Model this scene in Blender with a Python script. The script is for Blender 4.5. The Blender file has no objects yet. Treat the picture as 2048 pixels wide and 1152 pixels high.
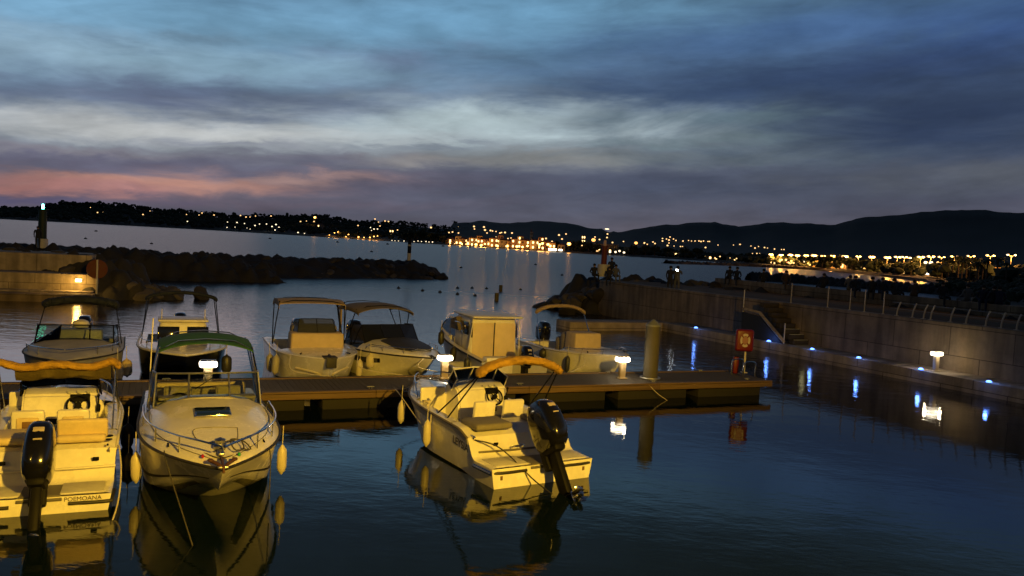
import bpy, bmesh, math, random
from mathutils import Vector, Matrix, noise
random.seed(11)
SC = bpy.context.scene
COL = SC.collection
PI = math.pi
R = math.radians

# ------------------------------------------------------------------ camera
H, FPX = 4.6, 1600.0
PITCH, ROLL = R(3.18), R(3.2)
fw = Vector((0, math.cos(PITCH), -math.sin(PITCH)))
up0 = Vector((0, math.sin(PITCH), math.cos(PITCH)))
rt0 = Vector((1, 0, 0))
rt = rt0*math.cos(ROLL) + up0*math.sin(ROLL)
upv = up0*math.cos(ROLL) - rt0*math.sin(ROLL)
EYE = Vector((0, 0, H))
cam = bpy.data.cameras.new('camera')
cam.sensor_width = 36
cam.lens = 36*FPX/2048
cam.clip_start = .1
cam.clip_end = 20000
camo = bpy.data.objects.new('camera', cam)
COL.objects.link(camo)
camo.matrix_world = Matrix(((rt.x, upv.x, -fw.x, 0), (rt.y, upv.y, -fw.y, 0), (rt.z, upv.z, -fw.z, H), (0, 0, 0, 1)))
SC.camera = camo

def ray(px, py):
    d = fw*FPX + rt*(px-1024) - upv*(py-576)
    return d/d.y
def at(px, py, z):            # point of a sight line at height z
    d = ray(px, py)
    return EYE + d*((z-H)/d.z)
def aty(px, py, y):           # point of a sight line at distance y
    return EYE + ray(px, py)*y
def hor(px):
    return 487.0 + (px-1024)*.0559

# ------------------------------------------------------------------ materials
MATS = {}
def srgb(r, g, b):
    f = lambda c: (c/255/12.92) if c <= 10 else ((c/255+.055)/1.055)**2.4
    return (f(r), f(g), f(b), 1)
def M(name, col, rough=.5, metal=0, var=.12, scale=6, bump=0, bscale=None, coat=0, emit=None, es=0, sampled=True, alpha=1, stretch=(1, 1, 1), ior=1.5):
    if name in MATS: return MATS[name]
    m = bpy.data.materials.new(name); m.use_nodes = True
    nt = m.node_tree; N = nt.nodes; L = nt.links
    b = N['Principled BSDF']
    c = (*col[:3], 1)
    tc = N.new('ShaderNodeTexCoord')
    mp = N.new('ShaderNodeMapping'); mp.inputs['Scale'].default_value = stretch
    L.new(tc.outputs['Object'], mp.inputs[0])
    if var:
        nz = N.new('ShaderNodeTexNoise'); nz.inputs['Scale'].default_value = scale; nz.inputs['Detail'].default_value = 6
        nz.inputs['Roughness'].default_value = .65
        L.new(mp.outputs[0], nz.inputs['Vector'])
        rp = N.new('ShaderNodeValToRGB')
        rp.color_ramp.elements[0].position = .3; rp.color_ramp.elements[1].position = .7
        rp.color_ramp.elements[0].color = tuple(x*(1-var) for x in c[:3])+(1,)
        rp.color_ramp.elements[1].color = tuple(min(1, x*(1+var)) for x in c[:3])+(1,)
        L.new(nz.outputs['Fac'], rp.inputs[0]); L.new(rp.outputs[0], b.inputs['Base Color'])
        mr = N.new('ShaderNodeMapRange'); mr.inputs['To Min'].default_value = max(.02, rough*.8); mr.inputs['To Max'].default_value = min(1, rough*1.25)
        L.new(nz.outputs['Fac'], mr.inputs[0]); L.new(mr.outputs[0], b.inputs['Roughness'])
    else:
        b.inputs['Base Color'].default_value = c
        b.inputs['Roughness'].default_value = rough
    b.inputs['Metallic'].default_value = metal
    b.inputs['IOR'].default_value = ior
    if coat: b.inputs['Coat Weight'].default_value = coat
    if alpha < 1: b.inputs['Alpha'].default_value = alpha
    if bump:
        n2 = N.new('ShaderNodeTexNoise'); n2.inputs['Scale'].default_value = bscale or scale*4; n2.inputs['Detail'].default_value = 8
        L.new(mp.outputs[0], n2.inputs['Vector'])
        bp = N.new('ShaderNodeBump'); bp.inputs['Strength'].default_value = bump; bp.inputs['Distance'].default_value = .03
        L.new(n2.outputs['Fac'], bp.inputs['Height']); L.new(bp.outputs[0], b.inputs['Normal'])
    if emit:
        b.inputs['Emission Color'].default_value = (*emit[:3], 1)
        b.inputs['Emission Strength'].default_value = es
        if not sampled: m.cycles.emission_sampling = 'NONE'
    MATS[name] = m
    return m
gel = M('gelcoat', (.76, .735, .67), .26, var=.15, scale=1.6, coat=.35, bump=.03, bscale=2.5)
gelshade = M('shaded_gelcoat', (.36, .34, .31), .5, var=.22, scale=2.5)  # white gelcoat with the weak light on that boat put into a darker colour
gelw = M('gelcoat_worn', (.66, .63, .58), .38, var=.14, scale=3)
gelgrey = M('grey_gelcoat', (.34, .33, .33), .4, var=.12, scale=3)
scuff = M('waterline_grime', (.20, .19, .12), .8, var=.5, scale=7)
navy = M('navy_gelcoat', (.008, .009, .016), .22, var=.1, coat=.4)
antiskid = M('antiskid_deck', (.60, .58, .53), .6, var=.1, scale=5, bump=.25, bscale=90)
floorm = M('cockpit_floor', (.42, .38, .31), .6, var=.12, bump=.2, bscale=60)
steel = M('stainless_steel', (.62, .62, .62), .18, 1, var=.08)
alu = M('dull_aluminium', (.42, .42, .42), .38, 1, var=.08)
black = M('black_plastic', (.006, .006, .007), .55, var=.2, ior=1.2)
blackgloss = M('black_engine_paint', (.006, .006, .007), .13, var=.2, scale=3, coat=.6)
cush = M('grey_cushion', (.17, .155, .14), .75, var=.12, scale=9, bump=.2)
cream = M('cream_cushion', (.62, .50, .30), .6, var=.1, scale=7, bump=.15)
brown = M('brown_pad', (.16, .085, .035), .6, var=.2)
yellow = M('yellow_canvas', (.37, .215, .028), .85, var=.3, scale=5, bump=1.0, bscale=14)
green = M('green_canvas', (.012, .075, .03), .8, var=.2, scale=5, bump=.4, bscale=12)
tan = M('tan_canvas', (.30, .22, .15), .85, var=.15, scale=5, bump=.4, bscale=10)
taupe = M('taupe_canvas', (.13, .105, .085), .85, var=.15, scale=5, bump=.4, bscale=10)
blue = M('blue_canvas', (.005, .009, .028), .85, var=.15, scale=5, bump=.4, bscale=10)
beigecov = M('beige_cover', (.46, .36, .24), .8, var=.1, scale=4, bump=.3, bscale=7)
smoke = M('smoked_acrylic', (.010, .011, .014), .08, var=.1, coat=.5)
rubber = M('black_rubber', (.02, .018, .016), .6, var=.2)
fendw = M('white_vinyl', (.54, .49, .37), .4, var=.1, scale=9)
fendd = M('dark_vinyl', (.03, .03, .032), .45, var=.15)
ropew = M('pale_rope', (.55, .50, .40), .85, var=.2, scale=40)
roped = M('dark_rope', (.05, .045, .04), .9, var=.2, scale=40)
hatchg = M('blue_hatch_acrylic', (.012, .025, .05), .1, var=.1, coat=.3)
def glass_mat():
    m = bpy.data.materials.new('clear_glass'); m.use_nodes = True
    nt = m.node_tree; N = nt.nodes; L = nt.links
    N.remove(N['Principled BSDF'])
    t = N.new('ShaderNodeBsdfTransparent'); t.inputs[0].default_value = (.72, .76, .74, 1)
    g = N.new('ShaderNodeBsdfGlossy'); g.inputs['Roughness'].default_value = .03
    fr = N.new('ShaderNodeFresnel'); fr.inputs[0].default_value = 1.5
    mx = N.new('ShaderNodeMixShader')
    L.new(fr.outputs[0], mx.inputs[0]); L.new(t.outputs[0], mx.inputs[1]); L.new(g.outputs[0], mx.inputs[2])
    L.new(mx.outputs[0], N['Material Output'].inputs[0])
    return m
glass = glass_mat()

# ------------------------------------------------------------------ mesh helpers
class MB:
    def __init__(s): s.bm = bmesh.new()
    def _add(s, verts, faces, mtx=None):
        vs = [s.bm.verts.new((mtx @ Vector(v)) if mtx is not None else v) for v in verts]
        for f in faces:
            try: s.bm.faces.new([vs[i] for i in f])
            except ValueError: pass
        return s
    def merge(s, bm2, mtx=None):
        bm2.verts.index_update()
        s._add([v.co.copy() for v in bm2.verts], [[v.index for v in f.verts] for f in bm2.faces], mtx)
        bm2.free(); return s
    def box(s, c, d, bev=0, rot=None, seg=2, taper=None):
        b = bmesh.new(); bmesh.ops.create_cube(b, size=1)
        for v in b.verts:
            k = taper if (taper and v.co.z > 0) else (1, 1)
            v.co = Vector((v.co.x*d[0]*k[0], v.co.y*d[1]*k[1], v.co.z*d[2]))
        if bev: bmesh.ops.bevel(b, geom=list(b.edges), offset=min(bev, min(d)*.45), segments=seg, affect='EDGES', profile=.5)
        m = Matrix.Translation(c)
        if rot is not None: m = m @ (rot if isinstance(rot, Matrix) else Matrix.Rotation(rot, 4, 'Z'))
        return s.merge(b, m)
    def tube(s, pts, r, n=8, cap=True):
        pts = [Vector(p) for p in pts]
        rr = r if isinstance(r, (list, tuple)) else [r]*len(pts)
        rings = []; prev = None
        for i, p in enumerate(pts):
            a = pts[max(0, i-1)]; b = pts[min(len(pts)-1, i+1)]
            d = (b-a).normalized()
            if prev is None:
                ref = Vector((0, 0, 1)) if abs(d.z) < .9 else Vector((1, 0, 0))
                u = d.cross(ref).normalized()
            else: u = (prev - d*prev.dot(d)).normalized()
            prev = u; w = d.cross(u)
            rings.append([p + (u*math.cos(2*PI*k/n) + w*math.sin(2*PI*k/n))*rr[i] for k in range(n)])
        return s.loft(rings, True, cap)
    def loft(s, rings, closed=True, cap=True, mtx=None):
        n = len(rings[0]); vs = [v for rg in rings for v in rg]; fs = []
        for i in range(len(rings)-1):
            for k in range(n if closed else n-1):
                k2 = (k+1) % n
                fs.append((i*n+k, i*n+k2, (i+1)*n+k2, (i+1)*n+k))
        if cap and closed:
            fs.append(tuple(range(n))[::-1]); fs.append(tuple((len(rings)-1)*n+k for k in range(n)))
        return s._add(vs, fs, mtx)
    def lathe(s, prof, c=(0, 0, 0), n=16, mtx=None):
        rings = [[Vector((r*math.cos(2*PI*k/n), r*math.sin(2*PI*k/n), z)) for k in range(n)] for r, z in prof]
        m = Matrix.Translation(c)
        if mtx is not None: m = m @ mtx
        return s.loft(rings, True, True, m)
    def prism(s, poly, h, mtx=None):
        n = len(poly)
        vs = [(x, y, 0) for x, y in poly]+[(x, y, h) for x, y in poly]
        fs = [tuple(range(n))[::-1], tuple(range(n, 2*n))]+[(k, (k+1) % n, n+(k+1) % n, n+k) for k in range(n)]
        return s._add(vs, fs, mtx)
    def ball(s, c, d, sub=2, mtx=None):
        b = bmesh.new(); bmesh.ops.create_icosphere(b, subdivisions=sub, radius=.5)
        for v in b.verts: v.co = Vector((v.co.x*d[0], v.co.y*d[1], v.co.z*d[2]))
        m = Matrix.Translation(c)
        if mtx is not None: m = m @ mtx
        return s.merge(b, m)
    def torus(s, c, R_, r, n=24, k=8, mtx=None):
        rings = []
        for i in range(n+1):
            a = 2*PI*i/n
            rings.append([Vector(((R_+r*math.cos(2*PI*j/k))*math.cos(a), (R_+r*math.cos(2*PI*j/k))*math.sin(a), r*math.sin(2*PI*j/k))) for j in range(k)])
        m = Matrix.Translation(c)
        if mtx is not None: m = m @ mtx
        return s.loft(rings, True, False, m)
    def mesh(s, name, mat, smooth=True):
        bmesh.ops.remove_doubles(s.bm, verts=s.bm.verts, dist=1e-5)
        bmesh.ops.recalc_face_normals(s.bm, faces=s.bm.faces)
        me = bpy.data.meshes.new(name); s.bm.to_mesh(me); s.bm.free()
        mats = mat if isinstance(mat, (list, tuple)) else [mat]
        for m in mats: me.materials.append(m)
        if smooth:
            me.polygons.foreach_set('use_smooth', [True]*len(me.polygons))
            try: me.set_sharp_from_angle(angle=R(35))
            except Exception: pass
        return me
    def done(s, name, mat, parent=None, smooth=True):
        o = bpy.data.objects.new(name, s.mesh(name, mat, smooth)); COL.objects.link(o)
        if parent is not None: o.parent = parent
        return o
def smoothpath(pts, n=8):
    P = [Vector(p) for p in pts]; out = []
    for i in range(len(P)-1):
        a = P[max(0, i-1)]; b = P[i]; c = P[i+1]; d = P[min(len(P)-1, i+2)]
        for k in range(n):
            t = k/n
            out.append(.5*((2*b)+(-a+c)*t+(2*a-5*b+4*c-d)*t*t+(-a+3*b-3*c+d)*t**3))
    out.append(P[-1]); return out
def tag(o, label=None, cat=None, group=None, kind=None):
    if label: o['label'] = label
    if cat: o['category'] = cat
    if group: o['group'] = group
    if kind: o['kind'] = kind
    return o
def empty(name, loc, rz=0):
    o = bpy.data.objects.new(name, None); COL.objects.link(o)
    o.location = loc; o.rotation_euler = (0, 0, rz); o.empty_display_size = .2
    return o
KIDS = {}
def copy_tree(o, parent=None):
    c = o.copy(); COL.objects.link(c)
    if parent is not None: c.parent = parent
    for ch in list(o.children): copy_tree(ch, c)
    return c
def lettering(text, name, mat, parent, size, mtx, depth=.002):
    cu = bpy.data.curves.new(name, 'FONT'); cu.body = text; cu.size = size; cu.extrude = depth
    cu.align_x = 'CENTER'; cu.align_y = 'CENTER'
    t = bpy.data.objects.new(name+'_source', cu); COL.objects.link(t)
    dg = bpy.context.evaluated_depsgraph_get(); dg.update()
    me = bpy.data.meshes.new_from_object(t.evaluated_get(dg))
    bpy.data.objects.remove(t); bpy.data.curves.remove(cu)
    me.materials.clear(); me.materials.append(mat); me.transform(mtx)
    o = bpy.data.objects.new(name, me); COL.objects.link(o); o.parent = parent
    return o
def sm(x): x = max(0, min(1, x)); return x*x*(3-2*x)
def interp(tab, x):
    if x <= tab[0][0]: return tab[0][1]
    for (a, va), (b, vb) in zip(tab, tab[1:]):
        if x <= b: return va+(vb-va)*(x-a)/(b-a)
    return tab[-1][1]

# ------------------------------------------------------------------ world: dusk sky with cloud bands
def build_world():
    w = bpy.data.worlds.new('World'); SC.world = w; w.use_nodes = True
    nt = w.node_tree; N = nt.nodes; L = nt.links
    N.clear()
    def math_(op, a, b=None, c=None):
        n = N.new('ShaderNodeMath'); n.operation = op
        for i, v in enumerate((a, b, c)):
            if v is None: continue
            if isinstance(v, (int, float)): n.inputs[i].default_value = v
            else: L.new(v, n.inputs[i])
        return n.outputs[0]
    def mix(fac, a, b):
        n = N.new('ShaderNodeMix'); n.data_type = 'RGBA'
        L.new(fac, n.inputs[0])
        for i, v in ((6, a), (7, b)):
            if isinstance(v, tuple): n.inputs[i].default_value = v
            else: L.new(v, n.inputs[i])
        return n.outputs[2]
    tc = N.new('ShaderNodeTexCoord'); sp = N.new('ShaderNodeSeparateXYZ')
    L.new(tc.outputs['Generated'], sp.inputs[0])
    az = math_('ARCTAN2', sp.outputs[0], sp.outputs[1])
    el = math_('SUBTRACT', math_('ARCSINE', sp.outputs[2]), math_('MULTIPLY', az, .056))     # the cloud bands climb slightly towards the right
    def vec(sx, sy, off):
        c = N.new('ShaderNodeCombineXYZ')
        L.new(math_('MULTIPLY', az, sx), c.inputs[0]); L.new(math_('MULTIPLY', el, sy), c.inputs[1]); c.inputs[2].default_value = off
        return c.outputs[0]
    def nz(v, detail=5, rough=.55, dist=0.):
        n = N.new('ShaderNodeTexNoise'); n.inputs['Scale'].default_value = 1; n.inputs['Detail'].default_value = detail
        n.inputs['Roughness'].default_value = rough; n.inputs['Distortion'].default_value = dist
        L.new(v, n.inputs['Vector']); return n.outputs['Fac']
    n1 = nz(vec(4.2, 20, 1.7), 5, .6, .6); n2 = nz(vec(3.2, 15, 8.3), 5, .6, .6)
    n4 = nz(vec(11, 46, 2.2), 6, .6, .5)
    azw = math_('ADD', az, math_('MULTIPLY', math_('SUBTRACT', n1, .5), .42))
    elw = math_('ADD', el, math_('ADD', math_('MULTIPLY', math_('SUBTRACT', n2, .5), .055), math_('MULTIPLY', math_('SUBTRACT', n4, .5), .032)))
    rp = N.new('ShaderNodeValToRGB'); cr = rp.color_ramp
    stops = [(0, (92, 88, 100)), (.03, (84, 84, 98)), (.075, (86, 92, 112)), (.13, (98, 115, 134)), (.18, (80, 104, 134)), (.25, (88, 128, 160)), (.36, (58, 80, 104)), (.6, (38, 52, 74)), (1.0, (26, 38, 58))]
    cr.elements[0].position = 0; cr.elements[0].color = srgb(*stops[0][1])
    cr.elements[1].position = 1; cr.elements[1].color = srgb(*stops[-1][1])
    for p, c in stops[1:-1]:
        e = cr.elements.new(p); e.color = srgb(*c)
    L.new(elw, rp.inputs[0]); col = rp.outputs[0]
    blobs = [(1800, -160, 720, 230, (32, 42, 58), .85), (300, 15, 750, 55, (110, 158, 190), .85), (180, 115, 430, 50, (141, 172, 192), .88), (165, 75, 60, 15, (92, 118, 142), .65), (340, 62, 55, 11, (98, 126, 148), .55),
             (450, 120, 230, 28, (126, 162, 184), .6), (1020, 20, 280, 50, (100, 150, 184), .75),
             (280, 186, 400, 24, (86, 96, 124), .88), (640, 196, 270, 28, (80, 94, 122), .88), (780, 110, 150, 25, (96, 110, 138), .65),
             (400, 258, 560, 30, (187, 190, 190), .94), (1020, 242, 290, 46, (180, 199, 204), .95), (450, 281, 130, 6, (122, 128, 146), .6), (870, 291, 130, 6, (108, 120, 138), .6),
             (150, 300, 260, 10, (150, 140, 142), .5), (200, 322, 430, 18, (98, 96, 117), .88), (650, 314, 210, 12, (106, 104, 121), .7),
             (900, 321, 170, 14, (158, 153, 150), .72), (1180, 318, 190, 20, (148, 147, 144), .78), (1500, 310, 310, 20, (104, 117, 119), .6),
             (300, 363, 310, 16, (174, 127, 112), .97), (40, 377, 170, 20, (172, 118, 112), .9), (620, 352, 150, 10, (190, 150, 138), .8),
             (840, 374, 230, 36, (88, 86, 104), .93), (1150, 400, 420, 30, (80, 84, 101), .85), (420, 404, 420, 11, (96, 88, 102), .92), (40, 404, 130, 9, (82, 80, 110), .85),
             (1350, 182, 350, 32, (58, 80, 110), .88), (1400, 108, 270, 36, (80, 110, 147), .6), (1650, 60, 320, 40, (60, 96, 147), .65), (1760, 140, 330, 32, (48, 70, 112), .75),
             (1930, 235, 400, 110, (38, 53, 82), .95), (1500, 236, 190, 16, (92, 114, 124), .65), (1420, 275, 200, 14, (98, 117, 121), .5),
             (1780, 360, 280, 26, (96, 100, 102), .65), (1440, 376, 300, 26, (66, 74, 95), .85), (1990, 60, 130, 40, (48, 80, 138), .6)]
    for px, py, sx, sy, c, wgt in blobs:
        d = ray(px, py).normalized()
        a0 = math.atan2(d.x, d.y); e0 = math.asin(d.z)-.056*a0
        da = math_('MULTIPLY', math_('SUBTRACT', azw, a0), FPX/sx)
        de = math_('MULTIPLY', math_('SUBTRACT', elw, e0), FPX/sy)
        q = math_('ADD', math_('MULTIPLY', da, da), math_('MULTIPLY', de, de))
        g = math_('MULTIPLY', math_('EXPONENT', math_('MULTIPLY', q, -.9)), wgt)
        col = mix(g, col, srgb(*c))
    n3 = nz(vec(5, 24, 4.1), 7, .56, .7)
    n6 = nz(vec(12, 40, 7.7), 5, .58, .25)
    mo = N.new('ShaderNodeMapRange'); mo.inputs['From Min'].default_value = .34; mo.inputs['From Max'].default_value = .66; mo.inputs['To Min'].default_value = .89; mo.inputs['To Max'].default_value = 1.12; L.new(n6, mo.inputs[0])
    k = math_('MULTIPLY', math_('ADD', math_('MULTIPLY', n3, .8), .60), mo.outputs[0])
    hsv = N.new('ShaderNodeHueSaturation'); hsv.inputs['Saturation'].default_value = .95; L.new(k, hsv.inputs['Value']); L.new(col, hsv.inputs['Color'])
    # the eastern sky behind the viewer and the zenith are already in night
    bk = N.new('ShaderNodeMapRange'); bk.interpolation_type = 'SMOOTHSTEP'
    bk.inputs['From Min'].default_value = -.5; bk.inputs['From Max'].default_value = .55; bk.inputs['To Min'].default_value = .34; bk.inputs['To Max'].default_value = 1
    L.new(sp.outputs[1], bk.inputs[0])
    dk_ = N.new('ShaderNodeMix'); dk_.data_type = 'RGBA'; dk_.blend_type = 'MULTIPLY'; dk_.inputs[0].default_value = 1
    L.new(hsv.outputs[0], dk_.inputs[6]); L.new(bk.outputs[0], dk_.inputs[7])
    b1 = N.new('ShaderNodeBackground'); L.new(dk_.outputs[2], b1.inputs[0]); b1.inputs[1].default_value = SKYK
    sky = N.new('ShaderNodeTexSky'); sky.sky_type = 'NISHITA'; sky.sun_disc = False
    sky.sun_elevation = R(-4); sky.sun_rotation = R(-28)
    b2 = N.new('ShaderNodeBackground'); L.new(sky.outputs[0], b2.inputs[0]); b2.inputs[1].default_value = .006
    ad = N.new('ShaderNodeAddShader'); L.new(b1.outputs[0], ad.inputs[0]); L.new(b2.outputs[0], ad.inputs[1])
    out = N.new('ShaderNodeOutputWorld'); L.new(ad.outputs[0], out.inputs[0])
SKYK = 1.03; SOD1 = 35000; SOD2 = 1500
build_world()
SC.view_settings.view_transform = 'Standard'; SC.view_settings.look = 'None'
SC.view_settings.exposure = 0; SC.view_settings.gamma = 1
sun = bpy.data.lights.new('sun', 'SUN'); sun.energy = .03; sun.angle = R(20); sun.color = (1, .62, .5)
suno = bpy.data.objects.new('sun', sun); COL.objects.link(suno)
suno.rotation_euler = Vector((.45, -.86, -.10)).to_track_quat('-Z', 'Y').to_euler()
SC.cycles.use_denoising = True
try: SC.cycles.denoiser = 'OPENIMAGEDENOISE'
except Exception: pass
SC.cycles.max_bounces = 6
SC.cycles.transparent_max_bounces = 12
SC.cycles.caustics_reflective = False
SC.cycles.caustics_refractive = False
SC.cycles.sample_clamp_indirect = 3
# ------------------------------------------------------------------ boats
class Hull:
    def __init__(s, L, B, sheer, draft=.32, rake=.7, fine=2.3, trans=.95, stem=.5):
        s.L, s.B, s.sheer, s.draft, s.rake, s.fine, s.trans, s.stem = L, B, sheer, draft, rake, fine, trans, stem
    def hb(s, t):
        if t < .45: k = s.trans+(1-s.trans)*(t/.45)
        else: k = 1-((t-.45)/.55)**s.fine
        return max(0.0, s.B/2*k)
    def zs(s, t): return interp(s.sheer, t)
    def zk(s, t): return -s.draft+(s.zs(1)*s.stem+s.draft)*sm((t-.5)/.5)**1.6
    def pt(s, t, q):
        hb, zs, zk = s.hb(t), s.zs(t), s.zk(t); b = sm((t-.45)/.55)
        yc = hb*(.92-.26*b); zc = zk+(zs-zk)*(.30+.06*b)
        if q < .4:
            u = q/.4; y = yc*u; z = zk+(zc-zk)*u**1.25
        else:
            u = (q-.4)/.6; y = yc+(hb-yc)*(u**(.75+.4*b)); z = zc+(zs-zc)*u
        x = s.L*t-s.rake*sm((t-.4)/.6)*(1-q)**1.1
        return Vector((x, y, z))
QS = [0, .13, .27, .4, .46, .56, .68, .8, .9, 1]
def tlist(a, b, n): return [a+(b-a)*i/n for i in range(n+1)]
def hull_shell(h, parent, mat, n=34):
    ts = sorted(set(tlist(0, 1, n)+[p[0] for p in h.sheer]+[.97, .985, .995]))
    rings = []
    for t in ts:
        rings.append([h.pt(t, q)*1 for q in QS[::-1]]+[Vector((p.x, -p.y, p.z)) for p in (h.pt(t, q) for q in QS[1:])])
    for rg in rings:
        for i in range(len(QS)): rg[i] = rg[i].copy()
    mb = MB(); mb.loft(rings, False, False)
    n_ = len(rings[0]); mb._add(rings[0], [tuple(range(n_))])
    return mb.done('hull', mat, parent)
def hull_band(h, parent, name, mat, q0, q1, t0, t1, off=.008, n=26, sides=(1, -1)):
    mb = MB()
    for sd in sides:
        rings = []
        for t in tlist(t0, t1, n):
            a, b = h.pt(t, q0), h.pt(t, q1)
            nrm = Vector((.25*sm((t-.5)/.5), 1, 0)).normalized()*off
            pts = [a+nrm, b+nrm, b-nrm, a-nrm]
            rings.append([Vector((p.x, p.y*sd, p.z)) for p in pts])
        mb.loft(rings, True, True)
    return mb.done(name, mat, parent)
def rub_rail(h, parent, mat, r=.028, t0=0, q=1.0):
    pts = [h.pt(t, q) for t in tlist(t0, 1, 34)]
    both = [Vector((p.x, p.y+.012, p.z)) for p in pts]+[Vector((p.x, -p.y-.012, p.z)) for p in pts[::-1][1:]]
    mb = MB(); mb.tube(both, r, 8)
    return mb.done('rub_rail', mat, parent)
def deck(h, parent, mat, fmat, t0, t1, w, zf, crown=lambda t, v: .03, aft_n=12):
    mb = MB()
    V9 = [-1, -.93, -.8, -.6, -.3, 0, .3, .6, .8, .93, 1]
    def row(t): return [Vector((h.L*t, v*h.hb(t), h.zs(t)+crown(t, v)*(1 if abs(v) < 1 else 0))) for v in V9]
    at_ = sorted(set(tlist(0, t0, aft_n)+[p[0] for p in h.sheer if p[0] < t0]))
    if t0 > 0: mb.loft([row(t) for t in at_], False, False)
    rows = []
    for t in tlist(t0, t1, 20):
        hb, z = h.hb(t), h.zs(t); i = max(.05, hb-w)
        half = [(hb, z), (hb-.03, z+.025), (i+.05, z+.03), (i, z+.01), (i-.03, z-.05), (i-.05, zf)]
        rows.append([Vector((h.L*t, y, zz)) for y, zz in half])
    mb.loft(rows, False, False)
    mb.loft([[Vector((p.x, -p.y, p.z)) for p in r_] for r_ in rows], False, False)
    for t, first in ((t0, True), (t1, False)):
        i = h.hb(t)-w-.03; top = [Vector((h.L*t, v*i, h.zs(t)+crown(t, v*i/h.hb(t)))) for v in (-1, -.6, -.3, 0, .3, .6, 1)]
        bot = [Vector((p.x, p.y*.97, zf)) for p in top]
        mb.loft([top, bot], False, False)
        if first:
            mb.loft([row(t), [Vector((p.x, p.y, p.z-.03)) for p in row(t)]], False, False)
    if t1 < 1: mb.loft([row(t) for t in tlist(t1, .995, 22)], False, False)
    d = mb.done('deck', mat, parent)
    fb = MB(); fr = []
    for t in tlist(t0, t1, 12):
        i = h.hb(t)-w-.045; fr.append([Vector((h.L*t, i*v, zf+.004)) for v in (-1, 0, 1)])
    fb.loft(fr, False, False)
    fb.done('cockpit_floor', fmat, parent)
    return d
def outboard(parent, x, y, z, tilt=.12, mat=blackgloss, k=1.0, prop=True, marks=True, yaw=0, ch=1.0):
    m = Matrix.Translation((x, y, z)) @ Matrix.Rotation(yaw, 4, 'Z') @ Matrix.Rotation(tilt, 4, 'Y') @ Matrix.Scale(k, 4)
    # local: z up, aft = -x ; cowl from z=0 to .75
    mb = MB()
    mb.box((-.02, 0, -.42), (.26, .15, .95), .05, None, 2)
    mb.box((-.05, 0, -.04), (.46, .26, .16), .06)
    mb.box((.17, 0, -.15), (.16, .24, .42), .03)
    mb.box((-.10, 0, -.92), (.62, .22, .025), .01)
    for v in mb.bm.verts: v.co = m @ v.co
    leg = mb.done('outboard_motor', black, parent)
    rings = []
    for zz, sx, sy, cx in ((-.02, .30, .17, -.05), (.05, .36, .215, -.07), (.2, .40, .24, -.08), (.4, .39, .235, -.07), (.56, .36, .215, -.05), (.67, .30, .19, -.02), (.735, .21, .15, .0), (.755, .08, .07, .02)):
        rg = []
        for i in range(24):
            a = 2*PI*i/24; c, s_ = math.cos(a), math.sin(a); e = .62
            rg.append(m @ Vector((cx+sx*math.copysign(abs(c)**e, c), sy*math.copysign(abs(s_)**e, s_)*(.92 if ch > 1 else 1), zz*ch)))
        rings.append(rg)
    cw = MB(); cw.loft(rings, True, True); cw.done('cowling', mat, leg)
    if marks:
        st = MB(); st.box((-.385, 0, .585*ch), (.02, .15, .085), .004, Matrix.Rotation(.42, 4, 'Y')); st.box((-.445, 0, .45*ch), (.02, .12, .025), .004, Matrix.Rotation(.14, 4, 'Y'))
        for v in st.bm.verts: v.co = m @ v.co
        st.done('cowling_badge', M('badge_grey', (.42, .36, .34), .4), leg)
    if prop:
        pb = MB(); pb.lathe([(.02, -.12), (.055, -.08), (.07, 0), (.06, .1), (.03, .16)], (0, 0, 0), 14, Matrix.Rotation(-PI/2, 4, 'Y'))
        for k_ in range(3):
            a = 2*PI*k_/3
            pb.ball((-.02, .11*math.cos(a), .11*math.sin(a)), (.03, .13, .2), 2, Matrix.Rotation(a, 4, 'X') @ Matrix.Rotation(.5, 4, 'Z'))
        mm = m @ Matrix.Translation((-.30, 0, -.98))
        for v in pb.bm.verts: v.co = mm @ v.co
        gear = MB(); gear.lathe([(.02, -.3), (.07, -.18), (.085, 0), (.07, .2), (.04, .34)], (0, 0, 0), 14, Matrix.Rotation(-PI/2, 4, 'Y')); gear.box((.0, 0, -.2), (.2, .03, .4), .01)
        gm = m @ Matrix.Translation((0, 0, -.98))
        for v in gear.bm.verts: v.co = gm @ v.co
        gear.done('gear_case', black, leg)
        pb.done('propeller', steel, leg)
    return leg
def wheel(parent, c, tilt, r=.19, mat=black):
    m = Matrix.Translation(c) @ Matrix.Rotation(-tilt, 4, 'Y')     # axis tilted back towards the helmsman (-x)
    mb = MB(); mb.torus((0, 0, 0), r, .02, 28, 8)
    mb.lathe([(.0, -.02), (.06, -.02), (.06, .02), (.0, .025)], n=16)
    for k in range(4):
        a = PI/4+PI/2*k; mb.tube([(0, 0, 0), (r*math.cos(a), r*math.sin(a), 0)], .014, 6)
    mb.tube([(0, 0, 0), (0, 0, -.14)], .03, 8)
    for v in mb.bm.verts: v.co = m @ v.co
    return mb.done('steering_wheel', mat, parent)
def cleat(parent, c, rz=0, mat=steel):
    mb = MB(); mb.tube([(-.1, 0, .05), (-.05, 0, .055), (.05, 0, .055), (.1, 0, .05)], .014, 6)
    for x in (-.035, .035): mb.tube([(x, 0, 0), (x, 0, .05)], .012, 6)
    m = Matrix.Translation(c) @ Matrix.Rotation(rz, 4, 'Z')
    for v in mb.bm.verts: v.co = m @ v.co
    return mb.done('cleat', mat, parent)
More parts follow.
